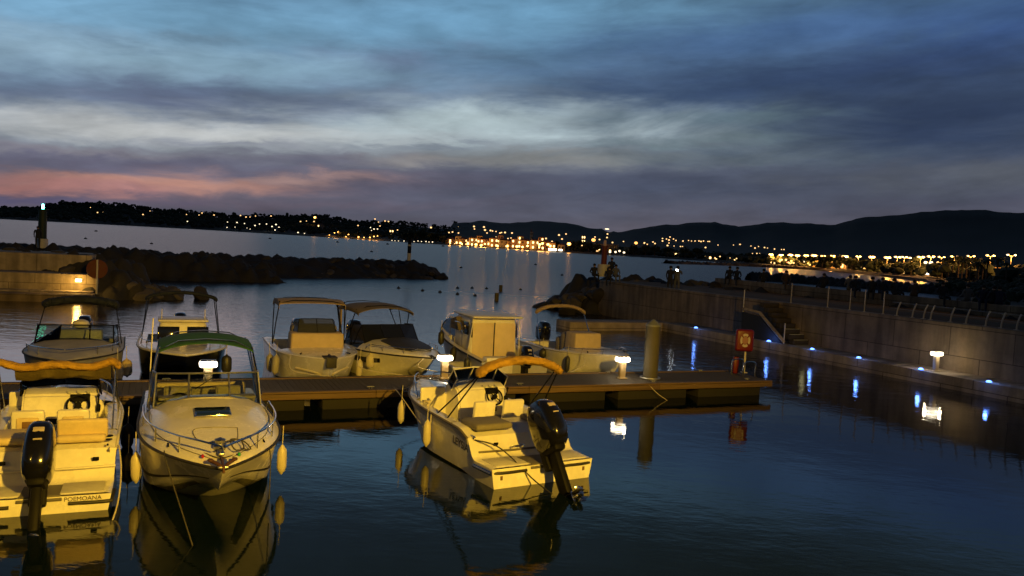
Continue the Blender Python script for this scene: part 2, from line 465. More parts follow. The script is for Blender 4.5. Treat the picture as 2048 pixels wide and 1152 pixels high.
def roll(parent, mat, x, hw, z0, z1, r=.12, legs=(), drop=.25, legmat=black, xoff=0):
    base = smoothpath([(x+xoff, hw+.05, z0-drop*.25), (x, hw*.93, z0+.06), (x, hw*.55, z1-.05), (x, 0, z1), (x, -hw*.55, z1-.05), (x, -hw*.93, z0+.06), (x+xoff, -hw-.05, z0-drop*.25)], 9)
    mb = MB(); rings = []; n = 18
    for i, p in enumerate(base):
        a = base[max(0, i-1)]; b = base[min(len(base)-1, i+1)]; d = (b-a).normalized()
        u = Vector((1, 0, 0)); w = d.cross(u).normalized()
        e = min(i, len(base)-1-i)/6; rr = r*(.5+.5*sm(e))*.80
        rings.append([p+(u*math.cos(2*PI*k/n)*1.75+w*math.sin(2*PI*k/n))*rr*(1+.22*noise.noise(Vector((k*.9, i*.33, z0*3)))+.20*noise.noise(Vector((k*1.3, i*.9, z0)))+.10*noise.noise(Vector((k*2.3, i*2.1, z0)))) for k in range(n)])
    mb.loft(rings, True, True); mb.done('folded_canopy', mat, parent)
    for lg in legs: MB().tube(lg, .016, 8).done('canopy_leg', legmat, parent)
def bimini(parent, mat, x0, x1, hw, z, crown=.16, edge=.13, legs=None, legmat=steel, sag=.03, tilt=0.0):
    mb = MB(); rings = []
    xs = tlist(x0, x1, 10)
    for i, x in enumerate(xs):
        e = abs(i-5)/5; zz = z-.10*e**3+tilt*(x-x0)
        up = []; n = 14
        for k in range(n+1):
            v = -1+2*k/n
            up.append(Vector((x, hw*v, zz+crown*(1-abs(v)**2.4)-sag*math.sin(PI*((i % 5)/5))*(1-v*v)+.008*noise.noise(Vector((x*4, v*5, z))))))
        side_l = [Vector((x, -hw-.012, zz-edge)), Vector((x, -hw-.015, zz-edge*.4))]
        side_r = [Vector((x, hw+.015, zz-edge*.4)), Vector((x, hw+.012, zz-edge))]
        top = side_l+up+side_r
        rings.append(top+[p+Vector((0, -p.y*.012, -.022)) for p in top[::-1]])
    # front and rear hems
    mb.loft(rings, True, True); mb.done('canopy', mat, parent)
    for s_ in (1, -1):
        for x, foot in (legs or []):
            lb = MB()
            top = [(x, 0, z+crown*.95+tilt*(x-x0)), (x, hw*.6*s_, z+crown*.72+tilt*(x-x0)), (x, hw*s_, z-.06+tilt*(x-x0))]
            lb.tube(smoothpath([(x, hw*s_*.98, z-.02+tilt*(x-x0)), (foot[0]*.5+x*.5, s_*(hw+foot[1])/2, (z+foot[2])/2), (foot[0], foot[1]*s_, foot[2])], 4), .017, 8)
            lb.tube([Vector(p)-Vector((0, 0, .03)) for p in top[::-1]], .014, 6)
            lb.done('canopy_leg', legmat, parent)
def windshield(parent, base, top, gmat, fmat, r=.018, name='windscreen', thick=.006):
    base = [Vector(p) for p in base]; top = [Vector(p) for p in top]
    fr = MB(); fr.tube(base, r, 6); fr.tube(top, r, 6)
    for a, b in zip(base, top): fr.tube([a, b], r*.9, 6)
    f = fr.done(name, fmat, parent)
    for i in range(len(base)-1):
        g = MB(); a, b, c, d = base[i], base[i+1], top[i+1], top[i]
        nrm = (b-a).cross(d-a).normalized()*thick
        g._add([a, b, c, d, a+nrm, b+nrm, c+nrm, d+nrm], [(0, 1, 2, 3), (7, 6, 5, 4), (0, 1, 5, 4), (1, 2, 6, 5), (2, 3, 7, 6), (3, 0, 4, 7)])
        g.done('pane', gmat, f, False)
    return f
def wp(boat, x, y, z):           # boat-local point to world
    a = boat.rotation_euler.z; c, s_ = math.cos(a), math.sin(a); p = boat.location
    return Vector((p.x+c*x-s_*y, p.y+s_*x+c*y, p.z+z))
def fender(p, label, L=.55, r=.09, mat=fendw, lean=(0, 0), rope=.35, group=None):
    e = empty('fender', p)
    b = MB(); b.lathe([(.02, -L), (.035, -L+.03), (r*.75, -L+.06), (r, -L+.13), (r, -.15), (r*.8, -.08), (.035, -.03), (.02, 0)], n=16)
    b.done('fender_body', mat, e)
    t = MB(); t.tube([(0, 0, -.02), (lean[0]*.5, lean[1]*.5, rope*.5), (lean[0], lean[1], rope)], .008, 6); t.done('lanyard', ropew, e)
    e.rotation_euler = (random.uniform(-.06, .06), random.uniform(-.06, .06), 0)
    tag(e, label, 'fender', group); return e
def rope(pts, label, r=.011, mat=ropew, n=8):
    o = MB().tube(smoothpath(pts, n), r, 6).done('mooring_rope', mat)
    return tag(o, label, 'rope', 'mooring ropes')
def seat_unit(parent, x, y, zf, wid=.5, cm=cush, shell=gel, back=True, h=.5):
    mb = MB(); mb.box((x, y, zf+h*.42), (.34, wid*.6, h*.84), .05)
    mb.box((x, y, zf+h*.9), (.46, wid, .08), .035)
    if back:
        mb.box((x-.22, y, zf+h+.24), (.12, wid, .52), .055, Matrix.Rotation(-.12, 4, 'Y'))
    s_ = mb.done('seat', shell, parent)
    c = MB(); c.box((x+.02, y, zf+h*.9+.08), (.40, wid*.92, .09), .04)
    if back: c.box((x-.165, y, zf+h+.26), (.06, wid*.86, .44), .028, Matrix.Rotation(-.12, 4, 'Y'))
    c.done('seat_cushion', cm, s_)
    return s_

# ---- open day boats with the stern to the quay (front row)
def day_boat(pos, th, cfg):
    b = empty('motorboat', (pos[0], pos[1], 0), th)
    L, B = cfg['L'], cfg['B']
    pz = cfg.get('pz', .38)
    sh = [(0, pz), (.118, pz), (.135, pz+.06), (.17, .74), (.23, .86), (.5, .92), (.8, .97), (1, 1.03)]
    h = Hull(L, B, sh, .32, .65, 2.5, .97)
    hull_shell(h, b, gel)
    hull_band(h, b, 'hull_stripe', cfg['stripe'], .90, .985, .17, .97, .012)
    rub_rail(h, b, cfg['rail'], .026, .17)
    deck(h, b, gel, floorm, .30, .64, .24, .22, lambda t, v: .02 if t < .5 else .02+.10*(1-abs(v)**3)*sm((1-t)/.3))
    # swim platform detail: bumper strip, engine well, transom bracket
    bz = cfg.get('bz', .33)
    for sd in (1, -1):
        ps = MB(); ps.tube(smoothpath([(-.012, .40*sd, bz), (-.015, .95*sd, bz), (.10, B*.485*sd, bz), (.55, B*.495*sd, bz)], 6), .03, 8)
        ps.done('platform_bumper', rubber, b)
    for sd in (1, -1): MB().box((.33, .68*sd*B/2.4, pz+.025), (.56, .72*B/2.4, .018), .008).done('platform_pad', antiskid, b)
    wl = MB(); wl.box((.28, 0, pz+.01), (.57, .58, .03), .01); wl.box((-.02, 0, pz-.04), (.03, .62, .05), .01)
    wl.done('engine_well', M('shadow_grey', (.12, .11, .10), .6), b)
    # aft cushions on the stern deck
    for (y0, y1) in cfg['pads']:
        c = MB(); c.box((1.30, (y0+y1)/2, .93), (.72, abs(y1-y0), .13), .055, None, 3); c.done('stern_cushion', cfg['cush'], b)
    for y in (.62, -.72):
        MB().box((.815, y, .62), (.02, .10, .07), .01, Matrix.Rotation(-.3, 4, 'Y')).done('vent', black, b)
    st = MB(); st.tube(smoothpath([(.78, -1.02, .5), (.74, -.5, .5), (.73, 0, .5), (.74, .5, .5), (.78, 1.02, .5)], 5), .022, 8); st.done('stern_moulding', cfg['rail'], b)
    outboard(b, -.22, 0, cfg.get('ez', .74), cfg.get('tilt', .16), yaw=cfg.get('yaw', 0), k=cfg.get('ek', 1.05), ch=1.2)
    # console block with dash
    y0, y1 = cfg['con']
    cb = MB()
    prof = [(3.05, .2), (3.05, 1.05), (3.16, 1.26), (3.42, 1.36), (3.75, 1.30), (3.9, .9), (3.9, .2)]
    mtx = Matrix(((1, 0, 0, 0), (0, 0, 1, y0), (0, 1, 0, 0), (0, 0, 0, 1)))
    cb.prism(prof, y1-y0, mtx)
    bmesh.ops.bevel(cb.bm, geom=list(cb.bm.edges), offset=.04, segments=2, affect='EDGES')
    con = cb.done('helm_console', gel, b)
    pan = MB(); pan.box((3.04, (y0+y1)/2-.05, .78), (.03, (y1-y0)*.45, .10), .01); pan.done('glove_slot', black, con); pan = MB(); pan.box((3.115, cfg['wy']-.02, 1.20), (.03, .34, .15), .01, Matrix.Rotation(.5, 4, 'Y'))
    pan.done('instrument_panel', black, con)
    for k in range(3):
        dv = MB(); dv.lathe([(.0, 0), (.045, 0), (.045, .02), (0, .025)], (3.17, cfg['wy']-.16+.16*k, 1.30), 12, Matrix.Rotation(-.5, 4, 'Y'))
        dv.done('gauge', M('gauge_face', (.5, .5, .48), .3), con)
    wheel(con, (2.93, cfg['wy'], 1.10), 1.05, .19, cfg.get('wheelmat', black))
    th_ = MB(); th_.box((3.0, cfg['wy']-.34, 1.02), (.1, .07, .14), .02); th_.tube([(3.0, cfg['wy']-.34, 1.08), (2.95, cfg['wy']-.34, 1.26)], .016, 8); th_.ball((2.95, cfg['wy']-.34, 1.27), (.06, .06, .06), 2)
    th_.done('throttle', black, con)
    # companion bulkhead beside the console, lower than the dash
    bh = MB(); bh.box((3.72, (y1+.98)/2, .74), (.10, max(.1, .92-y1), 1.0), .04); bh.done('bulkhead', gel, b)
    for sy in cfg['seats']: seat_unit(b, 2.28, sy, .22, .52, cfg['seatc'], gel, True, .5)
    # windscreen
    bx = [(3.35, y0-.05, 1.22), (3.72, y0+.05, 1.33), (3.86, (y0+y1)/2, 1.34), (3.72, y1-.02, 1.33), (3.35, y1+.05, 1.22)]
    tx = [(3.15, y0-.02, 1.50), (3.48, y0+.08, 1.66), (3.60, (y0+y1)/2, 1.68), (3.48, y1-.05, 1.66), (3.15, y1+.02, 1.50)]
    windshield(b, bx, tx, glass, cfg.get('wsf', gelw), .016)
    # rails
    for sd in (1, -1):
        hr = MB(); pts = smoothpath([(3.7, sd*(h.hb(.65)-.1), h.zs(.65)+.02), (4.0, sd*(h.hb(.70)-.09), 1.24), (4.8, sd*(h.hb(.84)-.09), 1.28), (5.35, sd*(h.hb(.94)-.06), 1.27), (5.5, sd*max(.05, h.hb(.965)-.04), 1.05)], 7)
        hr.tube(pts, .014, 8)
        for x in (4.4, 5.0): hr.tube([(x, sd*(h.hb(x/L)-.09), h.zs(x/L)), (x, sd*(h.hb(x/L)-.09), 1.27)], .011, 6)
        hr.done('bow_rail', steel, b)
    for x, sd in ((.95, 1), (.95, -1), (5.1, 1), (5.1, -1)): cleat(b, (x, sd*(h.hb(x/L)-.10), h.zs(x/L)+.03))
    rx = cfg['rx']
    legs = []
    for sd in (1, -1):
        legs.append([(rx, sd*.93, 1.98), (rx+.9, sd*(h.hb(.4)-.06), .94)])
        legs.append([(rx+.05, sd*.90, 2.0), (rx+1.35, sd*(h.hb(.5)-.06), .95)])
    roll(b, yellow, rx, cfg['hw'], 2.0, cfg['rz'], cfg.get('rr', .105), legs, legmat=cfg.get('legm', black))
    return b, h

n_dock = Vector((-.4083, .9129, 0))
TH = math.atan2(n_dock.y, n_dock.x)
LB, hb3 = day_boat((.81, 15.28), R(121.5), dict(L=5.75, B=2.4, stripe=gelgrey, rail=M('grey_rubber', (.12, .105, .09), .6), cush=cush, pads=[(.16, 1.0), (-1.0, -.42)], con=(-.98, .30), wy=-.55, seats=(-.50, .22), seatc=cush, rx=1.05, hw=.93, rz=2.24, tilt=.60, yaw=.06, bz=.30))
tag(LB, 'white open motorboat with grey stern cushions, yellow furled canopy and dark name on its side', 'motorboat', 'boats moored at the pontoon')
dk = M('dark_lettering', (.02, .016, .014), .5)
def side_text(text, boat, h, t, q, size, side, name='name_lettering'):
    p = h.pt(t, q); p2 = h.pt(t+.02, q); pu = h.pt(t, min(1, q+.08))
    xd = Vector((p2.x-p.x, p2.y-p.y, p2.z-p.z)).normalized()
    ud = (pu-p); ud = (ud-xd*ud.dot(xd)).normalized()
    if side < 0: p = Vector((p.x, -p.y, p.z)); xd = Vector((xd.x, -xd.y, xd.z)); ud = Vector((ud.x, -ud.y, ud.z))
    if side > 0: xd = -xd                     # read from the port side: text runs bow to stern
    nrm = xd.cross(ud).normalized(); ud = nrm.cross(xd)
    p = p+nrm*.006
    m = Matrix(((xd.x, ud.x, nrm.x, p.x), (xd.y, ud.y, nrm.y, p.y), (xd.z, ud.z, nrm.z, p.z), (0, 0, 0, 1)))
    return lettering(text, name, dk, boat, size, m)
side_text('LEYSIA', LB, hb3, .225, .78, .22, 1)
bl_ = MB(); bl_.tube([(.62, 1.20, .30), (.02, 1.16, .30)], .045, 10); bl_.done('boarding_ladder', steel, LB)
for yy in (.30, -.50):
    MB().tube(smoothpath([(.70, yy, .55), (.64, yy, .60), (.64, yy-.22, .60), (.70, yy-.22, .55)], 5), .014, 6).done('grab_handle', steel, LB)
for yy in (.95, -.95): MB().box((-.004, yy, .20), (.015, .05, .08), .004).done('drain_plug', brown, LB)
hull_band(hb3, LB, 'waterline_stain', scuff, .30, .40, 0, .88, .006)
PB, hb1 = day_boat((-7.12, 12.15), TH, dict(L=5.8, B=2.06, pz=.27, ez=.60, ek=1.0, stripe=gelw, rail=gelw, cush=cream, pads=[(.12, .86), (-.86, -.12)], con=(-.60, .66), wy=-.28, seats=(-.28, .42), seatc=cream, rx=2.05, hw=.95, rz=2.02, rr=.085, bz=.15, tilt=.48, yaw=0, wsf=black, legm=steel))
tag(PB, 'white open motorboat with cream seats, yellow furled canopy and its name on the stern', 'motorboat', 'boats moored at the pontoon')
lettering('POEMOANA', 'name_lettering', M('brown_lettering', (.07, .045, .03), .5), PB, .095, Matrix(((0, 0, -1, -.012), (-1, 0, 0, -.60), (0, 1, 0, .215), (0, 0, 0, 1))))
for x in (1.02, 1.28): MB().lathe([(0, 0), (.055, 0), (.055, .012), (0, .014)], (x, -.90, .885), 14).done('deck_filler', black, PB)
MB().box((.86, -.89, .84), (.06, .03, .03), .01).done('deck_cleat', black, PB)
cbn = MB(); cbn.lathe([(0, 0), (.06, 0), (.085, .12), (.07, .14), (0, .14)], (2.60, -.28, .95), 16, Matrix.Rotation(-.2, 4, 'Y')); cbn.lathe([(0, 0), (.06, 0), (.085, .12), (.07, .14), (0, .14)], (2.60, .42, .95), 16, Matrix.Rotation(-.2, 4, 'Y'))
cbn.bm.free()
for sy in (-.28, .42):
    o = MB().box((2.035, sy, .98), (.02, .16, .15), .03, Matrix.Rotation(-.12, 4, 'Y')).done('seat_back_pocket', brown, PB)
for sy in (-.28, .42):
    o = MB().box((1.99, sy, .90), (.05, .34, .40), .04, Matrix.Rotation(-.12, 4, 'Y')).done('backrest_pad', cream, PB)
for o in [c for c in PB.children if c.name.startswith('seat_back_pocket')]: o.location.x -= .085; o.location.z -= .02
bb = MB(); bb.box((1.10, -.50, 1.08), (.10, .76, .34), .045, Matrix.Rotation(-.2, 4, 'Y'), 3); bb.done('bench_backrest', cream, PB)
fp = MB(); fl_ = []
for k in range(13):
    y = -.86+1.5*k/12; fl_.append([Vector((2.02, y, 1.95+.06*math.cos(y*1.6))), Vector((2.10+.03*math.sin(k*1.3), y, 1.80+.02*math.sin(k*2.1))), Vector((2.22, y, 1.70+.05*(1-abs(k-6)/6)+.015*math.sin(k*1.7))), Vector((2.235, y, 1.71+.05*(1-abs(k-6)/6)+.015*math.sin(k*1.7))), Vector((2.115+.03*math.sin(k*1.3), y, 1.81+.02*math.sin(k*2.1))), Vector((2.04, y, 1.96+.06*math.cos(y*1.6)))])
fp.loft(fl_, True, True); fp.done('canopy_flap', M('olive_canvas', (.10, .075, .02), .85, var=.2, bump=.4), PB)
sp = MB(); sp.tube([(1.75, -.92, .9), (2.0, -.93, 1.9)], .014, 8); sp.done('stanchion', steel, PB)
# extra deck things on the central boat
bl = MB(); bl.tube(smoothpath([(3.05, 1.06, .97), (3.2, .98, 1.02), (3.35, 1.02, 1.0), (3.22, 1.08, 1.03), (3.1, 1.0, 1.04), (3.3, .95, 1.05)], 6), .03, 7)
tag(bl.done('rope_coil', ropew), 'coil of pale rope lying on the port gunwale of the central boat', 'rope').matrix_world = Matrix.Translation(LB.location) @ Matrix.Rotation(LB.rotation_euler.z, 4, 'Z')

# ---- weekender cruiser, bow to the viewer
def cruiser(tip, th, L, B, cfg):
    f = Vector((math.cos(th), math.sin(th), 0)); p = Vector(tip)-f*L
    b = empty(cfg.get('name', 'cabin_cruiser'), (p.x, p.y, 0), th)
    h = Hull(L, B, cfg['sheer'], .35, cfg.get('rake', .75), cfg.get('fine', 2.2), .94, cfg.get('stem', .45))
    hull_shell(h, b, cfg.get('hullm', gel))
    for q0, q1, t0, t1, m in cfg.get('bands', []): hull_band(h, b, 'hull_stripe', m, q0, q1, t0, t1, .010)
    rub_rail(h, b, cfg.get('rail', rubber), cfg.get('rr', .022))
    t1 = cfg['t1']; c1 = cfg['crown']
    def crown(t, v):
        if t < t1-.001: return .02
        u = (t-t1)/(1-t1)
        return .02+c1*(1-u**1.35)*(1-abs(v)**cfg.get('vp', 3.2))
    deck(h, b, cfg.get('deckm', gel), floorm, .10, t1, .22, .2, crown)
    xw = L*t1+cfg.get('wx', .22); hw = cfg.get('ww', .80)*h.hb(t1)
    zb = lambda x, y: h.zs(x/L)+crown(x/L, y/h.hb(x/L))+.01
    ht, lean, side = cfg['ws']
    zsd = h.zs(t1*.8)+.04
    base = [(xw-side, -h.hb(t1*.8)+.16, zsd), (xw-.12, -hw, zb(xw-.0, hw)), (xw+.05, -hw*.38, zb(xw+.05, hw*.38)), (xw+.05, hw*.38, zb(xw+.05, hw*.38)), (xw-.12, hw, zb(xw-.0, hw)), (xw-side, h.hb(t1*.8)-.16, zsd)]
    z1 = base[2][2]+ht
    top = [(xw-side-lean*.4, -h.hb(t1*.8)+.2, z1-.08), (xw-.14-lean, -hw*.96, z1-.02), (xw+.03-lean, -hw*.37, z1), (xw+.03-lean, hw*.37, z1), (xw-.14-lean, hw*.96, z1-.02), (xw-side-lean*.4, h.hb(t1*.8)-.2, z1-.08)]
    windshield(b, base, top, cfg.get('glass', glass), cfg.get('wsf', alu), cfg.get('wr', .02))
    return b, h, crown
CB, hc, crn = cruiser((-4.08, 11.55, 0), TH+PI, 6.9, 2.38, dict(sheer=[(0, .92), (.3, .94), (.6, .98), (.85, 1.03), (1, 1.06)], t1=.44, crown=.44, ws=(.40, .30, .95), fine=2.9, rake=.85,
    bands=[(.52, .555, .30, .965, dk), (.27, .36, .0, .90, scuff)], rr=.024))
tag(CB, 'white cabin cruiser with green sunshade and steel pulpit rail, pointed bow towards the viewer', 'cabin cruiser', 'boats moored at the pontoon')
cz = lambda x, y: hc.zs(x/6.9)+crn(x/6.9, y/hc.hb(x/6.9))
hm = MB(); hm.box((0, 0, 0), (.50, .60, .03), .012); hx = 4.35
sl = (cz(hx+.2, 0)-cz(hx-.2, 0))/.4
mt = Matrix.Translation((hx, 0, cz(hx, 0)+.018)) @ Matrix.Rotation(-math.atan(sl), 4, 'Y')
for v in hm.bm.verts: v.co = mt @ v.co
hf = hm.done('deck_hatch', steel, CB)
hm = MB(); hm.box((0, 0, .016), (.44, .54, .02), .006)
for v in hm.bm.verts: v.co = mt @ v.co
hm.done('hatch_pane', hatchg, hf)
def pulpit(b, h, L, x0, zr, posts, inset=.07, r=.015, mat=steel, dz=.30, start=None):
    for sd in (1, -1):
        mb = MB(); y = lambda x: sd*max(.0, h.hb(min(.999, x/L))-inset)
        pts = [(x0-.25, y(x0-.25), h.zs(x0/L)+.05), (x0, y(x0), h.zs(x0/L)+dz)]+[(x, y(x), h.zs(x/L)+dz+.02*(x-x0)) for x in tlist(x0+.3, L-.45, 8)]+[(L-.12, sd*.02, h.zs(1)+dz+.04)]
        mb.tube(smoothpath(pts, 5), r, 8)
        rail = mb.done('pulpit_rail', mat, b)
        for x in posts:
            pb = MB(); pb.tube([(x-.05, y(x), h.zs(x/L)+.02), (x, y(x), h.zs(x/L)+dz+.02*(x-x0))], r*.85, 8); pb.lathe([(0, 0), (.04, 0), (.035, .02), (0, .025)], (x-.05, y(x), h.zs(x/L)+.015), 10)
            pb.done('stanchion', mat, rail)
pulpit(CB, hc, 6.9, 2.95, 1.3, (3.9, 5.2, 6.0), dz=.27)
ws = MB(); ws.lathe([(0, 0), (.09, 0), (.10, .05), (.07, .10), (.085, .15), (.0, .19)], (6.15, 0, cz(6.15, 0)), 18); ws.box((6.35, 0, cz(6.35, 0)+.03), (.34, .09, .05), .015); ws.box((6.72, 0, 1.10), (.50, .15, .05), .02)
wl = ws.done('windlass', alu, CB)
an = MB(); an.tube([(6.45, 0, 1.15), (6.98, 0, 1.12), (7.02, 0, 1.04)], .02, 8); an.tube(smoothpath([(6.75, -.17, 1.16), (6.86, -.08, 1.14), (6.95, 0, 1.10), (6.86, .08, 1.14), (6.75, .17, 1.16)], 5), .028, 8)
an.ball((6.76, -.17, 1.17), (.12, .09, .05), 2); an.ball((6.76, .17, 1.17), (.12, .09, .05), 2)
an.done('anchor', M('rusty_steel', (.10, .045, .03), .6, .4), CB)
for x, sd in ((5.55, 1), (5.55, -1), (4.9, 1), (2.5, 1), (2.5, -1)): cleat(CB, (x, sd*(hc.hb(x/6.9)-.13), hc.zs(x/6.9)+.05), 0, black if x > 5 else steel)
bimini(CB, green, .6, 2.2, .88, 2.22, .17, .10, legs=[(.7, (1.7, 1.06, .96)), (1.4, (1.9, 1.06, .96)), (2.12, (1.95, 1.06, .96))])
for sd in (1, -1):
    pm = MB(); pm.tube([(2.12, sd*.87, 2.16), (2.85, sd*1.0, 1.35)], .014, 6); pm.done('canopy_brace', steel, CB)
ant = MB(); ant.tube([(2.0, -1.04, .95), (2.0, -1.0, 2.75)], .012, 6); ant.done('antenna', gelw, CB)
dsh = MB(); dsh.box((2.86, 0, 1.33), (.30, 1.75, .05), .02); dsh.box((2.72, 0, 1.0), (.08, 1.8, .6), .03); dsh.done('dashboard', cream, CB)
wheel(CB, (2.62, -.5, 1.22), 1.0)
for sy in (-.5, .5): seat_unit(CB, 1.75, sy, .2, .55, cream, cream, True, .6)
bn = MB(); bn.box((.98, 0, .50), (.5, 1.7, .6), .05); bn.box((.80, 0, 1.0), (.14, 1.8, .5), .05); bn.done('bench_seat', cream, CB)
for x, sd, c_ in ((6.45, 1, (.02, .3, .05)), (6.45, -1, (.4, .02, .02))):
    MB().ball((x, sd*(hc.hb(x/6.9)*.72), cz(x, .1)+.02), (.10, .05, .06), 2).done('navigation_light', M('navigation_light_'+('green' if sd > 0 else 'red'), c_, .2), CB)
lk = MB(); lk.tube(smoothpath([(5.2, .34, cz(5.2, .34)+.004), (5.75, .28, cz(5.75, .28)+.004), (5.85, 0, cz(5.85, 0)+.004), (5.75, -.28, cz(5.75, -.28)+.004), (5.2, -.34, cz(5.2, -.34)+.004), (5.15, 0, cz(5.15, 0)+.004), (5.2, .34, cz(5.2, .34)+.004)], 5), .006, 5); lk.done('locker_seam', M('dark_seam', (.12, .11, .10), .7), CB)
for sd in (1, -1):
    sm_ = MB(); sm_.tube([(x, sd*(hc.hb(x/6.9)-.17), cz(x, hc.hb(x/6.9)-.17)+.004) for x in tlist(3.1, 6.5, 22)], .006, 5); sm_.done('deck_seam', M('dark_seam', (.12, .11, .10), .7), CB)
    pg_ = MB(); pg_.lathe([(0, 0), (.10, 0), (.10, .01), (.0, .012)], (0, 0, 0), 16); 
    q_ = hc.pt(.56, .80); mm_ = Matrix.Translation((q_.x, sd*(q_.y+.004), q_.z)) @ Matrix.Rotation(-sd*PI/2, 4, 'X') @ Matrix.Scale(1.8, 4, (1, 0, 0))
    for v in pg_.bm.verts: v.co = mm_ @ v.co
    pg_.done('porthole', smoke, CB)
wpb = MB(); wpb.tube([(3.10, -.25, 1.53), (2.95, .1, 1.74)], .010, 5); wpb.done('wiper', black, CB)
# clutter in the open boats
for bt, (x, y, z_), nm_, cm_, lb_x in ((LB, (1.85, -.85, .24), 'bucket', M('red_bucket', (.3, .03, .02), .5), 'small red bucket on the cockpit floor of the boat with grey stern cushions'), (PB, (1.75, .35, .24), 'bucket', M('blue_bucket', (.03, .06, .2), .5), 'small blue bucket on the cockpit floor of the boat with cream seats')):
    bk_ = MB(); bk_.lathe([(0, 0), (.11, 0), (.14, .26), (.128, .26), (.10, .02), (0, .02)], n=18); bk_ = bk_.done('bucket', cm_); bk_.location = wp(bt, x, y, z_); tag(bk_, lb_x, 'bucket')
# loose lines on the foredeck
o = MB(); o.tube(smoothpath([(6.2, .10, 1.30), (6.05, .3, 1.28), (6.3, .34, 1.20), (6.42, .2, 1.22), (6.1, .16, 1.30), (6.0, .36, 1.24), (6.25, .45, 1.17), (6.3, .3, 1.2)], 6), .011, 6)
o = o.done('rope_coil', roped); o.matrix_world = Matrix.Translation(CB.location) @ Matrix.Rotation(CB.rotation_euler.z, 4, 'Z')
tag(o, 'tangle of dark line beside the windlass on the cruiser foredeck', 'rope')
def deckrope(pts, label, mat=roped, r=.01, n=8): return rope([wp(CB, *p) for p in pts], label, r, mat, n)
deckrope([(5.55, -.75, 1.06), (5.9, -.5, 1.10), (6.2, -.25, 1.14), (6.55, -.03, 1.14), (6.3, .25, 1.12), (5.6, .72, 1.08)], 'dark line running across the cruiser bow from cleat to cleat')
deckrope([(5.55, -.78, 1.06), (6.0, -.75, .95), (6.7, -.5, .3), (7.1, -.35, -.1)], 'thin dark mooring line dropping from the cruiser starboard bow cleat into the water')
deckrope([(5.55, .78, 1.06), (5.75, .82, .9), (5.8, .82, .2)], 'dark line hanging straight down from the cruiser port bow cleat')

# ---- back row, bows to the pontoon
def at_dock_tip(px, py, z): return at(px, py, z)
BX, hx6, c6 = cruiser(at(663, 722, .92), TH+PI, 6.0, 2.55, dict(name='motorboat', sheer=[(0, .82), (.3, .84), (.7, .90), (1, .96)], t1=.62, crown=.10, ws=(.01, .02, .1), fine=2.9, rake=.6, rail=gelw, bands=[(.955, .995, .05, .99, gelw)], wsf=gelw, stem=.2))
tag(BX, 'white console boat with flat square tan sunshade above a tan covered console', 'motorboat', 'boats moored at the pontoon')
for o in list(BX.children):
    if o.name.startswith('windscreen'):
        for c in list(o.children): bpy.data.objects.remove(c)
        bpy.data.objects.remove(o)
def console_fit(b, x0, hw, zt, cover, bim):
    c = MB(); c.box((x0+.35, 0, .2+(zt-.2)/2), (.8, hw*2, zt-.2), .07, None, 3, (.86, .96)); c.done('covered_console', cover, b)
    s_ = MB(); s_.box((x0-.15, 0, zt-.05), (.55, hw*1.7, .5), .12, None, 3); s_.done('helm_seat', cush, b)
    base = [(x0+.15, -hw*.8, zt-.03), (x0+.45, -hw*.7, zt-.01), (x0+.55, 0, zt), (x0+.45, hw*.7, zt-.01), (x0+.15, hw*.8, zt-.03)]
    top = [(x0-.05, -hw*.75, zt+.30), (x0+.22, -hw*.62, zt+.40), (x0+.3, 0, zt+.42), (x0+.22, hw*.62, zt+.40), (x0-.05, hw*.75, zt+.30)]
    windshield(b, base, top, M('tinted_screen', (.05, .055, .07), .1, alpha=.55, var=.05), black, .014)
console_fit(BX, 3.1, .85, 1.45, beigecov, None)
bimini(BX, tan, 1.2, 2.7, 1.06, 2.36, .05, .16, legs=[(1.35, (2.1, 1.16, .9)), (2.6, (2.2, 1.16, .9))], legmat=black)
outboard(BX, -.15, 0, .75, .1, prop=False, marks=False)
mbx = MB(); mbx.box((5.72, 0, .99), (.42, .40, .05), .02); mbx.tube([(5.6, 0, 1.03), (6.05, 0, 1.0)], .04, 8); mbx.box((6.02, 0, .86), (.05, .30, .30), .02); mbx.done('anchor_roller', rubber, BX)
for sd in (1, -1):
    cleat(BX, (5.0, sd*(hx6.hb(5.0/6)-.12), .95), .4*sd, black)
    bwz = MB(); bwz.tube(smoothpath([hx6.pt(.80, .62)*1, hx6.pt(.90, .48), hx6.pt(.955, .36)], 5), .045, 7)
    if sd < 0:
        for v in bwz.bm.verts: v.co.y *= -1
    bwz.done('bow_fender_strip', fendw, BX)

CU, hx7, c7 = cruiser(at(868, 722, .92), TH+PI+R(9), 6.3, 2.45, dict(name='motorboat', sheer=[(0, .80), (.4, .84), (.7, .92), (1, 1.0)], t1=.50, crown=.36, ws=(.40, .42, 1.2), glass=smoke, wsf=black, fine=2.5, rake=.8, rail=rubber, bands=[(.74, .86, .30, .72, smoke)], wr=.016))
tag(CU, 'white motorboat with dark tinted windscreen, black sunpad and curved taupe sunshade', 'motorboat', 'boats moored at the pontoon')
cz7 = lambda x, y: hx7.zs(x/6.3)+c7(x/6.3, y/hx7.hb(x/6.3))
sp = MB(); rows = []
for x in tlist(3.75, 5.45, 8):
    w = min(.62, hx7.hb(x/6.3)-.28)
    rows.append([Vector((x, y, cz7(x, y)+z_)) for y, z_ in ((-w, -.01), (-w, .05), (-w*.5, .07), (0, .075), (w*.5, .07), (w, .05), (w, -.01))])
sp.loft(rows, True, True); sp.done('sunpad', M('dark_sunpad', (.035, .035, .04), .6, bump=.1), CU)
bimini(CU, taupe, .7, 2.7, 1.0, 2.12, .16, .10, legs=[(.6, (1.6, 1.12, .86)), (1.5, (1.75, 1.12, .86)), (2.42, (1.8, 1.12, .86))], legmat=black)
pulpit(CU, hx7, 6.3, 3.9, 1.1, (4.6, 5.4), dz=.22, r=.012)
